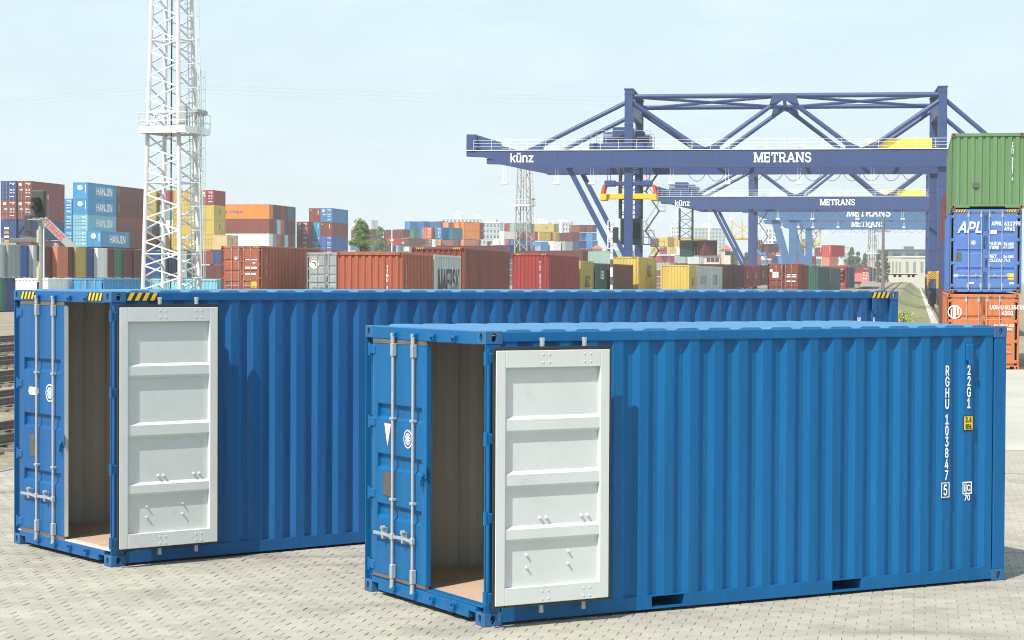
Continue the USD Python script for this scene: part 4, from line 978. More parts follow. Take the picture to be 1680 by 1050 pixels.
# right of the main crane's left legs
mid3 = [('maroon', 1066, 1079, 391, 405, 'end'), ('yellow', 1080.5, 1094.5, 389, 405, 'end'), ('yellow', 1095.5, 1110, 388, 403.5, 'end'), ('yellow', 1065.5, 1079, 406, 417, 'end'), ('red', 1080, 1094, 405.5, 417, 'end'), ('yellow', 1095, 1109.5, 404.5, 417, 'end'), ('yellow', 1112, 1127, 391, 405.5, 'end'), ('olive_yellow', 1127, 1135, 391, 405.5, 'end'), ('rust_red', 1112, 1127, 405.8, 416, 'end'),
        ('maroon', 1135, 1155, 394, 419, '20'), ('red', 1068, 1098, 419.5, 431, '40'), ('light_grey', 1100, 1107, 421, 429, 'end'), ('grey', 1108, 1124, 418, 431, '20'), ('sea_green', 1124, 1128, 418, 431, 'end'), ('light_grey', 1130, 1146, 419, 433, '20'), ('red', 1146, 1170, 420, 428, '40'), ('bright_red', 1178, 1200, 421, 433, '40'), ('yellow', 1147, 1164, 427, 433, '40'), ('grey', 1166, 1177, 423, 433, '20'),
        ('maroon', 1236, 1249, 394, 408, 'end'), ('maroon', 1249, 1259, 400, 414, 'end'), ('rust_red', 1236, 1244, 408, 420, 'end'), ('mid_blue', 1244.5, 1256, 406, 419, 'end'), ('maroon', 1258, 1270, 411, 424, 'end'), ('blue', 1270, 1281, 395, 405.5, 'end'), ('pale_orange', 1270, 1283, 406, 418, 'end'), ('red', 1236, 1248, 420, 430, 'end'), ('mid_blue', 1268, 1287, 420, 433, '20'), ('teal', 1246, 1267, 426, 434, '40'),
        ('white', 1307, 1318, 392, 407.5, 'end'), ('maroon', 1307, 1319, 408, 420, 'end'), ('red', 1307, 1315, 420, 434, 'end'), ('rust_red', 1315, 1324, 423, 434, 'end'), ('rust_red', 1337, 1347, 406, 421, 'end'), ('green', 1336, 1347, 424.5, 434, 'end'), ('bright_red', 1349, 1363, 402, 421, 'end'), ('pale_orange', 1349, 1360, 421, 435, 'end'), ('maroon', 1363, 1375, 409, 418, '20'), ('mid_blue', 1363.5, 1375, 418, 427, 'end'), ('white', 1375, 1381, 405, 415, 'end'), ('light_grey', 1381, 1390, 406, 414.5, 'end'), ('sea_green', 1381, 1390, 415, 424, 'end'), ('white', 1366, 1378, 426, 435, '20'), ('red', 1385, 1392, 425, 434, 'end')]
cluster(mid3, 'under the cranes', 409, 422, lambda c2, x0, x1, k: ())

build_filler()

# ---------------------------------------------------------------- lattice masts
def mast(label, px, d, w0, w1, ztop, zplat, M, detail=True, yaw=-.45, lean=0, r=.06, bay=1.35, rb=None):
    rb = rb or r
    t = thing('lattice_mast', label, 'lattice mast', (X_at(px, d), d, 0), yaw)
    def P(c, z):
        w = w0 + (w1 - w0) * z / ztop; return np.array([(c[0]) * w / 2, c[1] * w / 2, z])
    C4 = [(-1, -1), (1, -1), (1, 1), (-1, 1)]
    for c in C4: MB().tube(P(c, 0), P(c, ztop), r * 1.35, 8).build('leg', M, t)
    nb = int(ztop / bay)
    zs = np.linspace(0, ztop, nb + 1)
    for i in range(4):
        a, b = C4[i], C4[(i + 1) % 4]
        f = UsdGeom.Xform.Define(stage, newpath('bracing_side', t)).GetPrim()
        if detail:
            for k2 in range(nb):
                p, q = (a, b) if (k2) % 2 else (b, a)
                MB().bar(P(p, zs[k2]), P(q, zs[k2 + 1]), rb, rb).build('brace', M, f)
                if k2 % 6 == 0: MB().bar(P(a, zs[k2]), P(b, zs[k2]), rb * .9, rb * .9).build('strut', M, f)
        else:
            m = MB()
            for k2 in range(nb):
                p, q = (a, b) if k2 % 2 else (b, a); m.bar(P(p, zs[k2]), P(q, zs[k2 + 1]), r, r)
            m.build('brace', M, f)
    if zplat:
        w = w0 + (w1 - w0) * zplat / ztop; h = w / 2 + .55
        px_ = UsdGeom.Xform.Define(stage, newpath('platform', t)); px_.AddTranslateOp().Set(Gf.Vec3d(.3, -.15, 0)); pl = px_.GetPrim()
        m = MB()
        for x0, x1, y0, y1 in ((-h, h, -h, -w / 2), (-h, h, w / 2, h), (-h, -w / 2, -w / 2, w / 2), (w / 2, h, -w / 2, w / 2)): m.box(x0, x1, y0, y1, zplat - .02, zplat + .03)
        m.build('deck', GREYM, pl)
        m = MB()
        for s in (-1, 1):
            m.box(-h, h, s * h - .02, s * h + .02, zplat - .12, zplat + .3); m.box(s * h - .02, s * h + .02, -h + .02, h - .02, zplat - .12, zplat + .3)
        m.build('kick_plate', WMETAL, pl)
        m = MB()
        for zz in (.65, 1.15):
            for s in (-1, 1): m.bar((-h, s * h, zplat + zz), (h, s * h, zplat + zz), .04, .04); m.bar((s * h, -h, zplat + zz), (s * h, h, zplat + zz), .04, .04)
        for x in np.linspace(-h, h, 4):
            for s in (-1, 1): m.bar((x, s * h, zplat), (x, s * h, zplat + 1.15), .04, .04); m.bar((s * h, x, zplat), (s * h, x, zplat + 1.15), .04, .04)
        m.build('railing', WMETAL, pl)
        for k2, (x, y) in enumerate(((h, -.2), (h - .1, .7), (h - .5, h))):
            m = MB().bar((x, y, zplat + .3), (x, y, zplat + 1.25), .05, .05); m.box(x - .22, x + .22, y - .3, y + .3, zplat + 1.15, zplat + 1.45, ch=.06); m.build('floodlight', GREYM, pl)
        m = MB().box(h - .75, h - .3, -h + .5, -h + .9, zplat + .03, zplat + 1.6, ch=.03); m.build('cabinet', GREYM, pl)
    # ladder with safety hoops
    y0 = 0
    m = MB(); x = w0 / 2 + .05
    for dy in (-.22, .22): m.bar((x + .25, dy, 0), (w1 / 2 + .3, dy, ztop), .05, .05)
    for z in np.arange(.4, ztop, .4 if detail else .9):
        xx = x + .25 + (w1 / 2 + .3 - x - .25) * z / ztop; m.bar((xx, -.22, z), (xx, .22, z), .03, .03)
    m.build('ladder', M, t)
    m = MB()
    for z in np.arange(3, ztop, 1.5):
        xx = x + .25 + (w1 / 2 + .3 - x - .25) * z / ztop
        an = np.linspace(-PI / 2, PI / 2, 6)
        pts = [(xx + .65 * math.cos(q), .38 * math.sin(q), z) for q in an]
        for p, q in zip(pts[:-1], pts[1:]): m.bar(p, q, .035, .05)
    for q in (-.5, 0, .5): m.bar((x + .25 + .65 * math.cos(q), .38 * math.sin(q), 3), (w1 / 2 + .3 + .65 * math.cos(q), .38 * math.sin(q), ztop), .03, .03)
    m.build('ladder_cage', M, t)
    MB().tube((.1, -.3, .4), (.15, -.2, ztop), .05, 6).build('cable', DARK, t)
    m = MB(); 
    for c in C4: p = P(c, 0); m.box(p[0] - .4, p[0] + .4, p[1] - .4, p[1] + .4, -.1, .25, ch=.03)
    m.build('footing', CONC, t)
    return t
mast('tall white lattice floodlight mast with a railed platform, left', 281, 130, 2.72, 1.43, 30, 12.2, mat('mast_white', (.62, .635, .635), rough=.55, var=.14, scale=1.5, wear=(.36, .34, .32), wear_amt=.03), r=.10, bay=.74, yaw=-.33, rb=.085)
mast('thin pale green lattice mast behind the white mast', 321.5, 262, .85, .7, 29.5, 0, mat('pale_green_steel', (.33, .45, .41), rough=.6, var=.1), detail=False, r=.05, bay=1.6)
mast('grey lattice floodlight mast with platform below the crane jib, centre', 858, 380, 2.9, 1.5, 27, 16.5, LATT, r=.09, bay=2., yaw=-.4)
mast('faint far lattice mast behind the METRANS girders', 1430, 620, 2.8, 1.3, 24, 11, mat('mast_brown', (.24, .19, .165), rough=.7), detail=False, r=.09, bay=2.2)

# ---------------------------------------------------------------- signals and poles
def colour_signal():
    d = 80; x = X_at(66, d)
    t = thing('railway_signal', 'dark hooded railway signal on a striped post, left', 'railway signal', (x, d, 0), -.2)
    m = MB().tube((0, 0, 0), (0, 0, z_at(62, 362, d)), .085, 10); m.build('post', GREYM, t)
    for i, z in enumerate(np.arange(2.2, 5.0, .72)): MB().box(-.10, -.02, -.115, -.08, z, z + (.5 if i % 2 else .62)).build('post_stripe', mat('signal_cream', (.62, .5, .24)) if i % 2 == 1 or i > 2 else DARK, t)
    zt, zb = z_at(62, 312, d), z_at(62, 357, d)
    h = UsdGeom.Xform.Define(stage, newpath('signal_head', t)).GetPrim()
    MB().box(-.36, .22, -.10, .10, zb, zt, ch=.05).build('backplate', mat('signal_green_black', (.05, .06, .045), rough=.6, var=.3), h)
    for z in (zt - .42, zt - .72):
        m = MB(); n = 12
        for k2 in range(n):
            a0, a1 = PI * (k2 / n * 1.3 - .15), PI * ((k2 + 1) / n * 1.3 - .15); r = .13
            m.bar((-.08 + r * math.cos(a0), -.1, z + r * math.sin(a0)), (-.08 + r * math.cos(a0) * .9, -.52, z + r * math.sin(a0) * .9 - .02), .075, .02)
        m.tube((-.08, -.11, z), (-.08, -.13, z), .11, 14); m.build('lamp_hood', DARK, h)
    m = MB().box(-.42, .2, -.25, .35, zb - .10, zb - .06); 
    for q in (-.4, .18): m.bar((q, .33, zb - .08), (q, .33, zb + .9), .03, .03)
    m.build('service_bracket', GREYM, t); MB().tube((.13, .03, .4), (.13, .03, zb), .03, 6).build('conduit', WMETAL, t)
    MB().tube((0, 0, -.1), (0, 0, .3), .25, 12).build('footing', CONC, t)
colour_signal()
def white_signal():
    d = 105; t = thing('railway_signal', 'slim white signal post with a wire service basket, in front of the main crane leg', 'railway signal', (X_at(1003, d), d, zbed(102)), 0)
    h = z_at(1003, 362, d) - zbed(102)
    MB().tube((0, 0, 0), (0, 0, h), .075, 10).build('post', WMETAL, t)
    m = MB(); zb = z_at(1003, 408, d) - zbed(102)
    for z in np.linspace(zb, h, 5):
        for p, q in (((-.2, -.2), (.25, -.2)), ((.25, -.2), (.25, .3)), ((.25, .3), (-.2, .3)), ((-.2, .3), (-.2, -.2))): m.bar((*p, z), (*q, z), .025, .025)
    for p in ((-.2, -.2), (.25, -.2), (.25, .3), (-.2, .3)): m.bar((*p, zb), (*p, h), .03, .03)
    m.build('service_basket', WMETAL, t)
    MB().box(.05, .33, -.3, -.1, zb + .3, zb + 1.1, ch=.04).build('signal_head', DARK, t)
    for i in range(4): MB().box(-.08, .08, -.085, -.076, .8 + i * .9, 1.2 + i * .9).build('band', mat('signal_black_band', (.1, .1, .1)), t)
white_signal()
t = thing('utility_pole', 'dark concrete utility pole beside the tracks, right', 'utility pole', (X_at(1448, 250), 250, 0))
MB().tube((0, 0, 0), (0, 0, z_at(1448, 357, 250)), .24, 10, .16).build('pole', mat('pole_concrete', (.17, .165, .15), rough=.9, var=.2), t); MB().box(-.9, .9, -.06, .06, z_at(1448, 380, 250), z_at(1448, 380, 250) + .12).build('cross_arm', STEEL, t)
t = thing('lamp_post', 'thin white lamp post in front of the far red containers', 'lamp post', (X_at(642.5, 300), 300, 0))
MB().tube((0, 0, 0), (0, 0, z_at(642, 374, 300)), .12, 8, .07).build('post', WMETAL, t); MB().box(-.25, .25, -.2, .2, z_at(642, 396, 300), z_at(642, 393, 300), ch=.05).build('lamp', WMETAL, t)
t = thing('trackside_sign', 'small white square sign on a post above the orange end', 'sign', (X_at(667, 98), 98, 0))
MB().tube((0, 0, 0), (0, 0, z_at(667, 405, 98)), .05, 8).build('post', GREYM, t); MB().box(-.1, .1, -.06, -.045, z_at(667, 412, 98), z_at(667, 405, 98)).build('sign_board', WMETAL, t)

# ---------------------------------------------------------------- reach stacker behind the left rows
def reach_stacker():
    d = 236; s = FPX / d
    t = thing('reach_stacker', 'grey reach stacker with red lettering on its raised boom, behind the left container row', 'reach stacker', (X_at(128, d), d, 0), 0)
    pz = lambda px, y: (X_at(px, d) - X_at(128, d), z_at(px, y, d))
    x0, z0 = pz(122, 409); x1, z1 = pz(68, 357)
    m = MB().bar((x0 + 2.2, 0, z0 - 2.1), (x1, 0, z1), .8, .82); b = m.build('boom', GREYM, t)
    dx, dz = x1 - x0, z1 - z0; Lb = math.hypot(dx, dz); ux, uz = -dx / Lb, -dz / Lb
    v, f = letters('FERRARI', .62, bold=True); v = v * [.82, 1, 1]
    mm = put((v, f), (ux, 0, uz), (-uz, 0, ux), (0, -1, 0), (x1 - dx * .12 + uz * .30, -.412, z1 - dz * .12 - ux * .30)); MB().add(*mm).build('lettering', REDP, b)
    MB().bar((x1 + .6, 0, z1 - .55), (x1 - 1.6, 0, z1 + .35), .6, .55).build('inner_boom', STEEL, t)
    m = MB().box(x1 - 1.9, x1 - 1.1, -.5, .5, z1 - 1.7, z1 + .3, ch=.08); m.tube((x1 - 1.5, 0, z1 - 1.7), (x1 - 1.5, 0, z1 - 2.3), .5, 12); m.build('rotator', DARK, t)
    m = MB().box(x1 - 4.2, x1 - .2, -1.2, -.9, z1 - 2.9, z1 - 2.4, ch=.05); m.box(x1 - 4.2, x1 - .2, .9, 1.2, z1 - 2.9, z1 - 2.4, ch=.05); m.box(x1 - 2.2, x1 - .9, -1., 1., z1 - 2.6, z1 - 2.2); m.build('spreader', STEEL, t)
    for i in range(4): MB().add(*hullbox(x1 - 4.0, x1 - 3.45, -1.3, -1.2, z1 - 2.9 + i * .5, z1 - 2.65 + i * .5, .02)).build('warning_panel', WMETAL if i % 2 else mat('orange_print', (.75, .3, .03), var=.03), t)
    m = MB()
    for q in (-.35, 0., .4): m.tube((x1 - 1.2, q, z1 + .2), (x1 - 2.6, q, z1 - 1.9), .06, 6)
    m.build('hose', DARK, t)
    for q in (-.5, .5): MB().tube((x0 - .2, q, z0 - 3.4), (x0 - 2.2, q, z0 + .7), .16, 10).build('lift_cylinder', GALV, t)
    MB().box(-1.5, 6.0, -1.6, 1.6, 1.0, 2.7, ch=.15).build('chassis', GREYM, t); MB().box(1.2, 3.0, -1.0, .8, 2.7, 4.3, ch=.15).build('cab', CAB, t); MB().box(3.6, 6.2, -1.5, 1.5, 2.7, 3.2, ch=.2).build('counterweight', GREYM, t)
    for x in (-.6, 5.0):
        for y in (-1.9, 1.5): MB().tube((x, y, .85), (x, y + .5, .85), .85, 18).build('wheel', RUBBER, t)
reach_stacker()

# ---------------------------------------------------------------- gantry cranes
SERIF = {'M': ((0, 1), (0, 1)), 'E': ((), ()), 'T': ((.5,), ()), 'R': ((0, 1), ()), 'A': ((0, 1), ()), 'N': ((0,), (0, 1)), 'S': ((), ())}
def slab_text(s, h, width):
    m = MB(); x = 0
    for ch in s:
        v, f = letters(ch, h, bold=True); v = v * [1.05, 1, 1]; v[:, 0] -= v[:, 0].min(); w = v[:, 0].max(); k2 = h * .13
        m.add(v + [x, 0, 0], f)
        bot, top = SERIF[ch]
        for lst, zz in ((bot, 0), (top, h - k2)):
            for q in lst:
                c = x + (w / 2 if q == .5 else .09 * h if q == 0 else w - .09 * h); m.box(c - .2 * h, c + .2 * h, zz, zz + k2, 0, .0035)
        if ch in 'ER': m.box(x - .1 * h, x + .12 * h, 0, k2, 0, .0035); m.box(x - .1 * h, x + .12 * h, h - k2, h, 0, .0035)
        if ch == 'T': m.box(x, x + k2, h * .68, h, 0, .0035); m.box(x + w - k2, x + w, h * .68, h, 0, .0035)
        if ch == 'E': m.box(x + w - k2, x + w, 0, h * .3, 0, .0035); m.box(x + w - k2, x + w, h * .7, h, 0, .0035)
        x += w + h * .17
    v = np.vstack(m.v); f = np.vstack(m.f); v[:, 0] *= width / v[:, 0].max(); return v, f
def gantry(label, px, d, span, dep, zb, zt, ztop, tip, trolley, yaw, M, text=(13., 18.8), logo=(-12.4, -9.9), far_=False, house=(25.3, 31.0), tipplate=True, th=.98, lw=.42):
    t = thing('gantry_crane', label, 'gantry crane', (X_at(px, d), d, 0), yaw)
    right = span + 9
    for k2, y in enumerate((0, dep)):
        g_ = UsdGeom.Xform.Define(stage, newpath('girder', t)).GetPrim()
        sh = Polygon([(tip, zb + (zt - zb) * .66), (tip + 1.6, zb + (zt - zb) * .62), (tip + 6.8, zb), (right, zb), (right, zt), (tip, zt)])
        yo = y - .75
        MB().add(*put(ext(sh, .9), (1, 0, 0), (0, 0, 1), (0, 1, 0), (0, yo, 0))).build('girder_box', M, g_)
        MB().box(tip + 6.8, right, yo - .12, yo + 1.02, zb - .10, zb - .001).build('bottom_flange', M, g_); MB().box(tip, right, yo - .08, yo + .98, zt + .001, zt + .07).build('top_flange', WMETAL, g_)
        for x in np.arange(tip + 9.6, right, 5.6): MB().box(x, x + .06, yo - .03, yo - .001, zb, zt).build('stiffener', M, g_)
        m = MB(); yr = yo - .05
        for x in np.arange(tip + .8, right, 1.9): m.bar((x, yr, zt), (x, yr, zt + 1.1), .035, .035)
        for z in (.4, .75, 1.1): m.bar((tip + .8, yr, zt + z), (right, yr, zt + z), .032, .032)
        m.build('railing', WMETAL, g_)
        m = MB(); m.add(*put(ext(Polygon([(tip, zt - .2), (tip + 1., zt - .2), (tip + 1., zt + 1.72), (tip, zt + 1.72)]), .9), (1, 0, 0), (0, 0, 1), (0, 1, 0), (0, yo, 0)))
        m.add(*put(ext(Polygon([(tip + 1., zt + .07), (tip + 1., zt + 1.7), (tip + 3.6, zt + .9), (tip + 3.6, zt + .07)]), .12), (1, 0, 0), (0, 0, 1), (0, 1, 0), (0, yo + .78, 0)))
        if tipplate: m.build('tip_plate', M, g_)
    mark(t, on_side(slab_text('METRANS', th, text[1] - text[0]), text[0], (zb + zt) / 2 - th * .45, -.80), name='lettering')
    if logo: mark(t, on_side((lambda q: (q[0] * [1 / q[0][:, 0].max() * (logo[1] - logo[0]), 1, 1], q[1]))(letters('künz', .92, bold=True)), logo[0], zb + .5, -.775), name='lettering')
    # legs with bogies
    for x in (0, span):
        for y in (0, dep):
            l = MB().box(x - lw, x + lw, y - .5, y + .5, 1.6, ztop, ch=.03).build('leg', M, t)
            m = MB()
            for q in np.arange(3, ztop, 3.2): m.box(x - lw - .03, x + lw + .03, y - .53, y + .53, q, q + .07)
            m.build('flange', M, l)
            MB().box(x - .46, x + .46, y - .54, y + .54, 2.2, 4.0).build('hazard_panel', mat('hazard_orange', (.8, .42, .03), rough=.5, var=.05), l)
            hz = MB()
            for q in range(9):
                s = Polygon([(-.46, -.2), (-.30, -.2), (.46, .56), (.46, .72)]).buffer(0)
                s = Polygon([(-.46, 0), (.46, .62), (.46, .72), (-.46, .1)])
                from shapely import affinity
                s = affinity.translate(s, 0, q * .24 - .55).intersection(sbox(-.455, .02, .455, 1.78))
                if not s.is_empty: hz.add(*put(ext(s, .004), (1, 0, 0), (0, 0, 1), (0, -1, 0), (x, y - .541, 2.2)))
            hz.build('hazard_stripes', BLACK, l)
            b = MB().box(x - .38, x + .38, y - 2.0, y + 2.0, 1.0, 1.6, ch=.05); b.box(x - .3, x + .3, y - 2.3, y + 2.3, .45, 1.0, ch=.06); b = b.build('bogie', DARK, t)
            for q in (-1.7, -.6, .6, 1.7): MB().tube((x - .12, y + q, .56), (x + .12, y + q, .56), .36, 14).build('wheel', RAILM, b)
        MB().box(x - .35, x + .35, .5, dep - .5, ztop - 2.6, ztop - 1.2, ch=.03).build('portal_beam', M, t)
        MB().box(x - .35, x + .35, .5, dep - .5, 2.2, 3.2, ch=.03).build('sill_beam', M, t)
        m = MB(); m.box(x - .5, x + .5, -.55, dep + .55, ztop, ztop + .12); m.build('head_plate', M, t)
    # inclined legs at the jib side
    for y in (0, dep):
        MB().bar((-6.3 if lw < .5 else -4.2, y, zb), (-.35, y, 3.4), .62, .5 + 2.4 * (lw - .42)).build('inclined_leg', M, t)
        z1 = ztop - 1.3
        for p, q in (((-.3, z1), (tip + 7.6, zt + .5)), ((.3, z1), (span * .22, zt + .4)), ((span * .28, zt + .4), (span * .5 - .25, z1 + .35)), ((span * .5 + .25, z1 + .35), (span * .71, zt + .4)), ((span * .785, zt + .4), (span - .3, z1)), ((span + .3, z1), (span + 5.6, zt + .4))):
            o = MB().tube((p[0], y, p[1]), (q[0], y, q[1]), .24, 10); n = o.build('tie_tube', M, t, smooth=40)
            lo, hi = (p, q) if p[1] < q[1] else (q, p)
            u = np.array([hi[0] - lo[0], hi[1] - lo[1]]); u = u / np.linalg.norm(u)
            MB().bar((lo[0] + u[0] * .2, y, lo[1] + u[1] * .2), (lo[0] + u[0] * 1.0, y, lo[1] + u[1] * 1.0), .1, .62).build('tie_plate', GREYM, n)
            MB().add(*put(ext(Polygon([(lo[0] - 1.5 * np.sign(u[0]), zt), (lo[0] + .5 * np.sign(u[0]), zt + .0), (lo[0] + .3 * np.sign(u[0]), zt + .8)]).buffer(.02), .3), (1, 0, 0), (0, 0, 1), (0, 1, 0), (0, y - .15, .05))).build('gusset', M, n)
        MB().tube((.4, y, z1 + .6), (span - .4, y, z1 + .6), .25, 10).build('top_chord', M, t, smooth=40)
    for y in (0, dep):
        MB().add(*put(ext(Polygon([(span * .5 - 1.5, z1 - .35), (span * .5 - 1.2, z1 + .7), (span * .5 + 1.2, z1 + .7), (span * .5 + 1.5, z1 - .35), (span * .5, z1 + .1)]), .1), (1, 0, 0), (0, 0, 1), (0, 1, 0), (0, y - .32, 0))).build('node_plate', M, t)
    for p, q in (((.4, 0), (span * .5, dep)), ((.4, dep), (span * .5, 0)), ((span * .5, 0), (span - .4, dep)), ((span * .5, dep), (span - .4, 0))):
        MB().tube((p[0], p[1], ztop - .75), (q[0], q[1], ztop - .75), .16, 8).build('chord_bracing', M, t, smooth=40)
    MB().tube((span * .5, 0, ztop - .75), (span * .5, dep, ztop - .75), .2, 8).build('cross_tube', M, t, smooth=40)
    # hanging lamps and cable loops
    for x in (tip + 4.0, tip + 9.5, tip + 13.2, 4.5, 10.2, 17.6, 25.):
        m = MB(); m.bar((x - .15, -.4, zb), (x - .15, -.4, zb - 1.6), .04, .04); m.bar((x + .15, -.4, zb), (x + .15, -.4, zb - 1.6), .04, .04); m.box(x - .35, x + .35, -.6, -.2, zb - 1.85, zb - 1.6, ch=.05); m.build('hanging_lamp', WMETAL, t)
    m = MB()
    for k2 in range(12):
        x0 = 5.5 + k2 * 2.1
        pts = [(x0 + 1.9 * q, dep - 1.2, zb - .1 - .8 * 4 * q * (1 - q)) for q in np.linspace(0, 1, 7)]
        for p, q in zip(pts[:-1], pts[1:]): m.tube(p, q, .04, 4)
    m.build('cable_loops', DARK, t)
    if house:
        h = MB().box(house[0], house[1], .4, 2.4, zt + .1, zt + 1.15, ch=.04).build('equipment_house', mat('lemon_yellow', (.85, .66, .05), rough=.5, var=.06), t)
        m = MB().box(house[0] - 1.0, house[0], .5, 2.3, zt + .1, zt + 1.1, ch=.03); m.build('end_cabinet', CREAM_, h)
    # stairs at the rear left leg
    m = MB(); n = 0
    for z in np.arange(4.0, zb - .5, 2.2):
        s = 1 if n % 2 == 0 else -1; n += 1
        xa, xb = (.7, 2.2) if s > 0 else (2.2, .7)
        for yy in (.1, .8):
            m.bar((xa, dep + yy, z), (xb, dep + yy, z + 2.2), .04, .14); m.bar((xa, dep + yy, z + .95), (xb, dep + yy, z + 3.15), .03, .03)
        for q in np.linspace(.05, .95, 8): m.box(xa + (xb - xa) * q - .1, xa + (xb - xa) * q + .1, dep + .1, dep + .8, z + 2.2 * q - .015, z + 2.2 * q + .015)
        x0, x1 = (2.1, 2.9) if s > 0 else (.45, .8)
        m.box(x0, x1, dep - .1, dep + 1., z + 2.16, z + 2.22)
        for q in (x0, x1): m.bar((q, dep - .1, z + 2.2), (q, dep - .1, z + 3.2), .04, .04)
        for q in (2.7, 3.2): m.bar((x0, dep - .1, z + q), (x1, dep - .1, z + q), .03, .03)
    m.build('stairs', STEEL, t)
    # trolley
    if trolley is not None:
        tx = trolley; tr = UsdGeom.Xform.Define(stage, newpath('trolley', t)).GetPrim()
        m = MB().box(tx - 3.2, tx + 3.2, -.2, .2, zt + .15, zt + .75); m.box(tx - 3.2, tx + 3.2, dep - .9, dep - .5, zt + .15, zt + .75)
        for x in (tx - 2.8, tx + 2.4): m.box(x, x + .45, -.2, dep - .5, zt + .25, zt + .8)
        m.build('trolley_frame', M, tr)
        m = MB().box(tx - 1.0, tx + 1.2, 2.0, 4.0, zt + .8, zt + 2.6, ch=.08); m.tube((tx - 2.2, 5, zt + 1.6), (tx + 2.2, 5, zt + 1.6), .7, 14); m.box(tx + 1.3, tx + 3., 3, 5, zt + .8, zt + 1.8, ch=.1); m.build('hoist', M, tr)
        m = MB()
        for x in (tx - 3.1, tx - 1.5, tx + 1.5, tx + 3.1):
            for y in (.2, 6.2): m.bar((x, y, zt + .7), (x, y, zt + 2.1), .06, .06)
        for z in (zt + 1.4, zt + 2.1):
            for y in (.2, 6.2): m.bar((tx - 3.1, y, z), (tx + 3.1, y, z), .05, .05)
        m.build('trolley_railing', GREYM, tr)
        zc = zb - 6.8; cx = tx + .6; cy = dep * .45
        m = MB()
        for x in (cx - 1.1, cx + 1.1):
            for y in (cy - .9, cy + .9): m.bar((x, y, zb + .3), (x, y, zc + 1.6), .2, .2)
        for z in np.arange(zc + 2., zb, 1.6):
            m.bar((cx - 1.1, cy - .9, z), (cx + 1.1, cy - .9, z + 1.5), .09, .09); m.bar((cx - 1.1, cy - .9, z), (cx + 1.1, cy - .9, z), .1, .1); m.bar((cx - 1.1, cy + .9, z + 1.5), (cx + 1.1, cy + .9, z), .09, .09)
        m.build('hoist_mast', DARK, tr)
        c_ = MB().box(cx - 1.0, cx + 1.3, cy - 1.1, cy + 1.1, zc - 1.2, zc + 1.6, ch=.15).build('cabin', CAB, tr)
        MB().box(cx - .8, cx + 1.1, cy - 1.13, cy - 1.101, zc - .6, zc + 1.1).build('window', mat('cab_glass', (.02, .045, .05), rough=.08, var=.1), c_)
        m = MB().box(cx + 1.3, cx + 2.6, cy - .9, cy + .9, zc - 1.2, zc - 1.1)
        for x in (cx + 1.5, cx + 2.05, cx + 2.6): m.bar((x, cy - .9, zc - 1.1), (x, cy - .9, zc + .3), .07, .07)
        for z in (zc - .4, zc + .3): m.bar((cx + 1.3, cy - .9, z), (cx + 2.6, cy - .9, z), .07, .07)
        m.build('cabin_balcony', GREYM, tr)
    return t, tr if trolley is not None else None
CREAM_ = mat('cream_cabinet', (.6, .58, .45), rough=.5)
K1, T1 = gantry('large blue gantry crane with white METRANS lettering, nearest of the cranes', 1030, 213, 32.0, 14.0, 14.7, 16.4, 22.7, -17.0, -.9, -.14, CRANE)
# yellow spreader under the first trolley
sp = UsdGeom.Xform.Define(stage, newpath('spreader', T1)).GetPrim()
zs = 11.1
m = MB().box(-2.2, 2.3, -.35, .35, zs + .25, zs + .8, ch=.04); m.box(-2.9, -2.2, -1.2, 1.2, zs + .1, zs + .75, ch=.05); m.box(2.3, 3.0, -1.2, 1.2, zs + .1, zs + .75, ch=.05); m.build('beam', YCRANE, sp)
m = MB()
for x in (-2.85, 2.75):
    for y in (-1.1, 1.1): m.add(*put(ext(Polygon([(0, 0), (.3, 0), (.55, 1.1), (.25, 1.1)]) if x < 0 else Polygon([(0, 0), (.3, 0), (.05, 1.1), (-.25, 1.1)]), .12), (1, 0, 0), (0, 0, 1), (0, 1, 0), (x, y, zs + .6)))
m.build('red_arms', mat('signal_red', (.6, .06, .03)), sp)
m = MB().box(-2.3, 2.3, -.4, .4, zs + 1.65, zs + 2.05, ch=.06); m.box(-2.5, -1.3, -.5, .5, zs + 1.55, zs + 2.2, ch=.12); m.box(1.3, 2.5, -.5, .5, zs + 1.55, zs + 2.2, ch=.12); m.build('headblock', CRANE, sp)
m = MB()
for x in (-2.2, -1.9, 1.9, 2.2): m.tube((x, 0, zs + 2.1), (x * .95, 0, 16.6), .035, 5)
for x in (-1., 1.): m.tube((x, 0, zs + .7), (x, 0, zs + 1.7), .06, 6)
m.build('hoist_rope', DARK, sp)
K2, _ = gantry('blue gantry crane with METRANS lettering, second behind the nearest one', 1231, 343, 29.5, 13.0, 14.9, 16.9, 23.3, -16.4, -12.0, -.172, CRANE, text=(11.5, 17.2), logo=(-12.8, -10.2), house=(22.5, 28.5))
K3, T3 = gantry('haze paled blue gantry crane, third in the row', 1300, 470, 36., 12., 16.8, 19.8, 20., -12, None, -.15, CRANE2, text=(12.2, 22.), logo=None, house=None, tipplate=False, th=1.65, lw=.9)
K4, T4 = gantry('haze paled blue gantry crane, farthest in the row', 1326, 545, 33., 12., 16.8, 18.95, 19.2, -12, None, -.15, CRANE2, text=(11.2, 19.8), logo=None, house=None, tipplate=False, th=1.6, lw=.9)
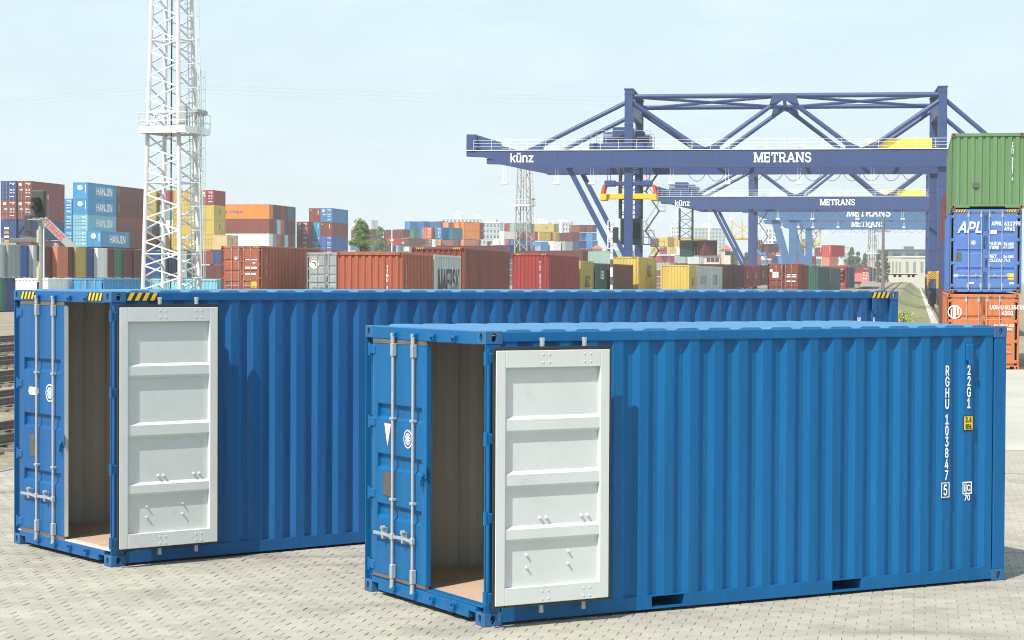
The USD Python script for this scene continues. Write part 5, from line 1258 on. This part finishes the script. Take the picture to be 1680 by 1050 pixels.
for K, px in ((K3, 'a'), (K4, 'b')):   # yellow trolley house hung below the haze-paled girder
    m = MB().box(-14 if px == 'a' else -2, -8 if px == 'a' else 3, .2, 4, 12.2, 12.8, ch=.05); x0 = -14 if px == 'a' else -2
    for q in (0, 2.4, 5): m.bar((x0 + q, .2, 12.6), (x0 + q, .2, 16.6), .3, .3)
    m.bar((x0, .2, 12.6), (x0 + 5, .2, 16.4), .2, .2); m.bar((x0 + 5, .2, 12.6), (x0, .2, 16.4), .2, .2); m.build('trolley_cage', mat('dull_yellow', (.5, .36, .08), rough=.6), K)

# ---------------------------------------------------------------- buildings far behind
def block(label, px0, px1, y_top, d, floors, bays, col, depth=14., roofs=(), yaw=-.12, win=(.1, .13, .15), name='apartment_block', wfrac=.55, group_cols=None, tower=None):
    t = thing(name, label, 'apartment block' if name == 'apartment_block' else 'building', (X_at(px0, d), d, 0), yaw)
    wd = (px1 - px0) / FPX * d; h = z_at((px0 + px1) / 2, y_top, d)
    M = mat('plaster_' + col[0], col[1], rough=.9, var=.08, scale=.15); G = mat('window_' + col[0], win, rough=.2, var=.3, scale=.3)
    MB().box(0, wd, 0, depth, 0, h).build('wall', M, t)
    MB().box(-.2, wd + .2, -.2, depth + .2, h, h + .5).build('roof', mat('plaster_pale', (.6, .61, .6), rough=.9), t)
    fh = 2.9; bw = wd / bays
    for i in range(floors):
        for j in range(bays):
            z0 = h - (i + 1) * fh + .8; x0 = (j + .5 - wfrac / 2) * bw
            w_ = UsdGeom.Xform.Define(stage, newpath('window', t)).GetPrim()
            MB().box(x0, x0 + bw * wfrac, -.06, -.002, z0, z0 + 1.5).build('pane', G, w_); MB().box(x0 - .12, x0 + bw * wfrac + .12, -.12, -.003, z0 - .14, z0 - .002).build('sill', mat('plaster_pale', (.6, .61, .6)), w_)
        if tower is None or True:
            MB().box(0, wd, -.03, -.001, h - (i + 1) * fh - .05, h - (i + 1) * fh + .05).build('panel_joint', G, t)
    for (r0, r1, ry, rc) in roofs:
        x0, x1 = (r0 - px0) / FPX * d, (r1 - px0) / FPX * d; zt2 = z_at(r0, ry, d)
        MB().box(x0, x1, 2.5, depth - 3, h + .5, zt2).build('roof_house', mat('plaster_white', (.8, .8, .78), rough=.9) if rc else M, t)
    if tower:
        x0, x1 = (tower[0] - px0) / FPX * d, (tower[1] - px0) / FPX * d; MB().box(x0, x1, -1.2, -.05, max(0, z_at(tower[0], tower[3], d)), z_at(tower[0], tower[2], d)).build('stair_tower', mat('plaster_white', (.8, .8, .78), rough=.9), t)
    return t
gg = ('green_grey', (.40, .46, .43)); wh = ('white', (.78, .78, .76)); gr = ('grey', (.5, .53, .52))
block('grey green apartment block behind the orange far containers', 785, 820, 366, 1070, 5, 6, gg, roofs=((789, 812, 359, False),))
block('pale apartment block with white roof houses, farther left and taller', 724, 800, 360, 1250, 4, 12, gr, roofs=((722, 737, 357.5, True), (744, 755, 352.5, True), (760, 773, 359, True), (781, 790, 354, True)), depth=16)
block('pale apartment block with white roof houses behind the mustard containers', 868, 900, 366, 1350, 3, 6, wh, roofs=((880, 891, 358.5, True), (891, 897, 361, False)))
block('grey apartment block with a white stair tower, right of the mustard containers', 908, 936, 365, 1300, 5, 6, gr, roofs=((915, 926, 360, True), (927, 932, 361, False)), tower=(919, 922, 365, 382))
block('small white apartment block left of the second crane trolley', 1100, 1117, 371.5, 1500, 5, 4, wh)
block('large grey green tower block with a white stair tower, centre right', 1133, 1190, 374, 1680, 10, 10, gg, roofs=((1157, 1168, 367, True), (1135, 1143, 369, False)), tower=(1161.5, 1164.5, 374, 404), yaw=.1)
block('white tower block right of the second crane', 1254, 1277, 376, 1600, 8, 4, wh, yaw=.05)
def red_house(label, px0, px1, yr, ye, d):
    t = thing('house', label, 'house', (X_at(px0, d), d, 0)); wd = (px1 - px0) / FPX * d; he, hr = z_at(px0, ye, d), z_at(px0, yr, d)
    MB().box(0, wd, 0, 9, 0, he).build('wall', mat('plaster_cream', (.6, .55, .45), rough=.9), t)
    v = [(-.4, -.5, he), (wd + .4, -.5, he), (wd + .4, 9.5, he), (-.4, 9.5, he), (1.0, 4.5, hr), (wd - 1., 4.5, hr)]
    r = MB(); r.add(v[:4], [(3, 2, 1, 0)]); r.add([v[0], v[1], v[5], v[4]], [(0, 1, 2, 3)]); r.add([v[2], v[3], v[4], v[5]], [(0, 1, 2, 3)]); r.v.append(np.array([v[1], v[2], v[5], v[3], v[0], v[4]], float)); r.f.append(np.array([(0, 1, 2), (3, 4, 5)]) + r.n); r.n += 6
    r = r.build('roof', mat('roof_tile_red', (.42, .13, .08), rough=.9, var=.15), t); MB().box(wd * .6, wd * .6 + .7, 4, 4.7, hr - .8, hr + .9).build('chimney', mat('plaster_cream', (.6, .55, .45)), r)
    for i in range(3): MB().box(wd * (.15 + .28 * i), wd * (.15 + .28 * i) + 1.1, -.05, -.002, he - 2., he - .7).build('window', DARK, t)
red_house('red roofed house behind the containers left of the main crane', 972, 987, 402, 408, 640); red_house('red roofed house between the grey tower block and the second crane', 1187, 1198, 401, 409, 700)
red_house('low red roofed house in front of the grey tower block', 1155, 1180, 413, 419, 620)
def depot():
    d = 760; k = d / 400; t = thing('station_building', 'low cream railway building with tall dark windows at the end of the tracks', 'building', (X_at(1456, d), d, 0), .02)
    h = z_at(1490, 422.5, d); M = mat('plaster_warm', (.52, .50, .41), rough=.9, var=.06)
    MB().box(0, 2.9 * k, 1.5, 40, 0, h).build('wall', M, t); MB().box(2.9 * k, 15 * k, 0, 40, 0, h).build('wall', M, t)
    MB().box(2.8 * k, 15.1 * k, -.3, 40.3, h, h + .6).build('roof', mat('plaster_pale', (.6, .61, .6)), t); MB().box(-.2, 2.8 * k, 1.3, 40, h, h + .4).build('roof', mat('plaster_pale', (.6, .61, .6)), t)
    for i in range(8):
        x = (3.4 + i * 1.45) * k; w_ = UsdGeom.Xform.Define(stage, newpath('window', t)).GetPrim(); MB().box(x + .2, x + 1.25, -.06, -.002, h - 3.1 * k, h - .8 * k).build('pane', mat('depot_glass', (.24, .255, .25), rough=.4), w_); MB().box(x + .1, x + 1.35, -.12, -.003, h - 3.2 * k, h - 3.1 * k).build('sill', WMETAL, w_)
    for i in range(4): MB().box((.3 + i * .68) * k, (.62 + i * .68) * k, 1.44, 1.498, h - 3.0 * k, h - .8 * k).build('window', mat('depot_glass', (.24, .255, .25)), t)
    d2 = 1000; t = thing('warehouse', 'long dark grey warehouse behind the cream railway building', 'building', (X_at(1459, d2), d2, 0), .0)
    h = z_at(1480, 410.5, d2); MB().box(0, 60, 0, 30, 0, h).build('wall', mat('dark_cladding', (.10, .13, .15), rough=.8), t); MB().box(-.4, 60.4, -.4, 30.4, h, h + .5).build('roof', mat('dark_cladding', (.10, .13, .15)), t)
    MB().box(9, 13, 6, 12, h + .5, h + 2).build('roof_house', mat('dark_cladding', (.10, .13, .15)), t)
    for i in range(9): MB().box(1.5 + i * 6.4, 5.5 + i * 6.4, -.08, -.002, h - 3, h - 1.2).build('window', DARK, t)
depot()

# ---------------------------------------------------------------- trees
LEAF = [usdkit.material(stage, f'/World/Looks/leaves_{i}', {'g': ('geometry', {}), 'n': ('noise_texture', {'scale': 1.5, 'detail': 3.}), 'r': ('rgb_ramp', {'ramp': [(.3, tuple(np.array(c) * .6)), (.55, c), (.8, tuple(np.array(c) * 1.35))]}), 'd': ('diffuse_bsdf', {}), 't': ('translucent_bsdf', {}), 'm': ('mix_closure', {'fac': .5})},
        [('g.position', 'n.vector'), ('n.fac', 'r.fac'), ('r.color', 'd.color'), ('r.color', 't.color'), ('d.BSDF', 'm.closure1'), ('t.BSDF', 'm.closure2')], surface='m.closure') for i, c in enumerate([(.25, .36, .11), (.17, .24, .11)])]
BARK = mat('bark', (.10, .075, .055), rough=.95, var=.3, scale=6.)
def tree(label, px, d, ytop, wpx, n=2600, leaf=.28, z0=0, seed=0, m=0, low=.45):
    r = np.random.default_rng(seed + 11); h = z_at(px, ytop, d) - z0; w = wpx / FPX * d
    t = thing('tree', label, 'tree', (X_at(px, d), d, z0))
    tk = MB().tube((0, 0, -.1), (.1, 0, h * .55), w * .045 + .08, 8, w * .02)
    cl = []
    for i in range(70):
        a = r.uniform(0, 2 * PI); zz = r.uniform(low, .96); rad = w / 2 * math.sin(min(1, (1.03 - zz) / (1.03 - low) * 1.15) * PI / 2) * r.uniform(.35, .9)
        c = np.array([math.cos(a) * rad, math.sin(a) * rad, h * zz]); cl.append((c, w * r.uniform(.10, .19)))
        if i % 5 == 0: tk.tube((.05, 0, h * (low + .1) * r.uniform(.6, 1.2)), tuple(c * [.85, .85, .97]), .06 + w * .008, 5, .03)
    tk.build('trunk', BARK, t)
    k = r.integers(0, len(cl), n); C = np.array([c for c, _ in cl])[k]; S = np.array([s for _, s in cl])[k]
    p = r.normal(0, 1, (n, 3)); p /= np.linalg.norm(p, axis=1)[:, None]; p = C + p * (S * r.uniform(.3, 1.1, n))[:, None] * [1, 1, .8]
    a = r.normal(0, 1, (n, 3)); a /= np.linalg.norm(a, axis=1)[:, None]; b = np.cross(a, r.normal(0, 1, (n, 3))); b /= np.linalg.norm(b, axis=1)[:, None]
    sz = leaf * r.uniform(.6, 1.3, n)[:, None]
    v = np.stack([p - a * sz, p - b * sz * .5, p + a * sz, p + b * sz * .5], 1).reshape(-1, 3)
    MB().add(v, np.arange(4 * n).reshape(-1, 4)).build('crown', LEAF[m], t, kind='stuff')
tree('broad green tree standing right of the blue topped container stack', 591, 300, 359, 44, 9000, .17, seed=1)
tree('smaller green tree in the distance right of the broad tree', 623, 620, 371, 28, 3500, .3, seed=2)
for i, (px, d, y, w) in enumerate([(1396, 800, 403, 16), (1406, 820, 411, 16), (1418, 830, 414, 14), (1440, 700, 412, 14), (1452, 690, 408, 14), (1204, 720, 405, 26), (1225, 740, 413, 20), (802, 900, 393, 14), (1000, 700, 401, 22), (945, 900, 398, 22)]):
    tree(['hazy green tree farthest left of the row beside the far lattice mast', 'low hazy tree second of the row beside the far lattice mast', 'low hazy tree just left of the far lattice mast', 'hazy tree just left of the utility pole', 'hazy tree showing right of the utility pole', 'wide bush of trees left of the second crane leg', 'low bush of trees touching the second crane leg', 'small tree in front of the grey green apartment block', 'tree beside the red roofed house left of the main crane', 'far tree behind the blue containers left of the main crane'][i], px, d, y, w, 2600, .4, seed=20 + i, m=1, low=.2)
# yellow flowering weeds on the slope
r = np.random.default_rng(3); v = []; n = 120
t = thing('flowering_shrub', 'yellow green flowering shrub on the grass slope beside the long blue container', 'shrub', (X_at(1480, 140), 140, .2))
p = np.c_[r.normal(0, .4, n), r.normal(0, .5, n), np.abs(r.normal(.3, .2, n))]; a = r.normal(0, 1, (n, 3)); a /= np.linalg.norm(a, axis=1)[:, None]; b = np.cross(a, r.normal(0, 1, (n, 3))); b /= np.linalg.norm(b, axis=1)[:, None]
MB().add(np.stack([p - a * .09, p - b * .06, p + a * .09, p + b * .06], 1).reshape(-1, 3), np.arange(4 * n).reshape(-1, 4)).build('flowers', mat('weed_yellow', (.36, .38, .05), rough=.9), t, kind='stuff')
m = MB()
for i in range(14): m.tube((r.normal(0, .1), r.normal(0, .1), -.3), (r.normal(0, .5), r.normal(0, .5), .6), .015, 4)
m.build('stems', LEAF[0], t)
# overhead cables far away
for i, (y0, y1, y2) in enumerate([(168, 139, 160), (172, 145, 166), (180, 152, 172)]):
    d = 700; pts = []
    for px in np.linspace(-60, 1750, 40):
        y = np.interp(px, [-60, 240, 700, 1030, 1750], [y0 + 3, y1, y1 + 16, y2, y2 + 2]); pts.append((X_at(px, d), d + .1 * px, z_at(px, y, d + .1 * px)))
    m = MB()
    for p, q in zip(pts[:-1], pts[1:]): m.tube(p, q, .028, 4)
    m.build('overhead_cable', GREYM, label=f'{["uppermost", "middle", "lowest"][i]} of the faint overhead cables across the sky', cat='cable')
# buffer wagon at the end of the tracks
t = thing('flat_wagon', 'empty dark flat wagon standing across in front of the cream building', 'railway wagon', (X_at(1462, 360), 360, 0), .05)
MB().box(0, 4.6, 0, 2.4, z_at(1475, 451, 360), z_at(1475, 449.6, 360)).build('frame', DARK, t)
m = MB()
for x in (.7, 1.6, 3.2, 4.0): m.tube((x, .3, z_at(1475, 452.5, 360)), (x, .5, z_at(1475, 452.5, 360)), .26, 12)
m.build('wheels', DARK, t)
HZ = usdkit.material(stage, '/World/Looks/haze_air', {'v': ('principled_volume', {'color': (.97, .985, 1.), 'density': .00026, 'anisotropy': 0.})}, [], volume='v.volume')
if True:
    MB().box(-3200, 3200, -250, 5500, -2, 130).build('haze', HZ, kind='stuff')
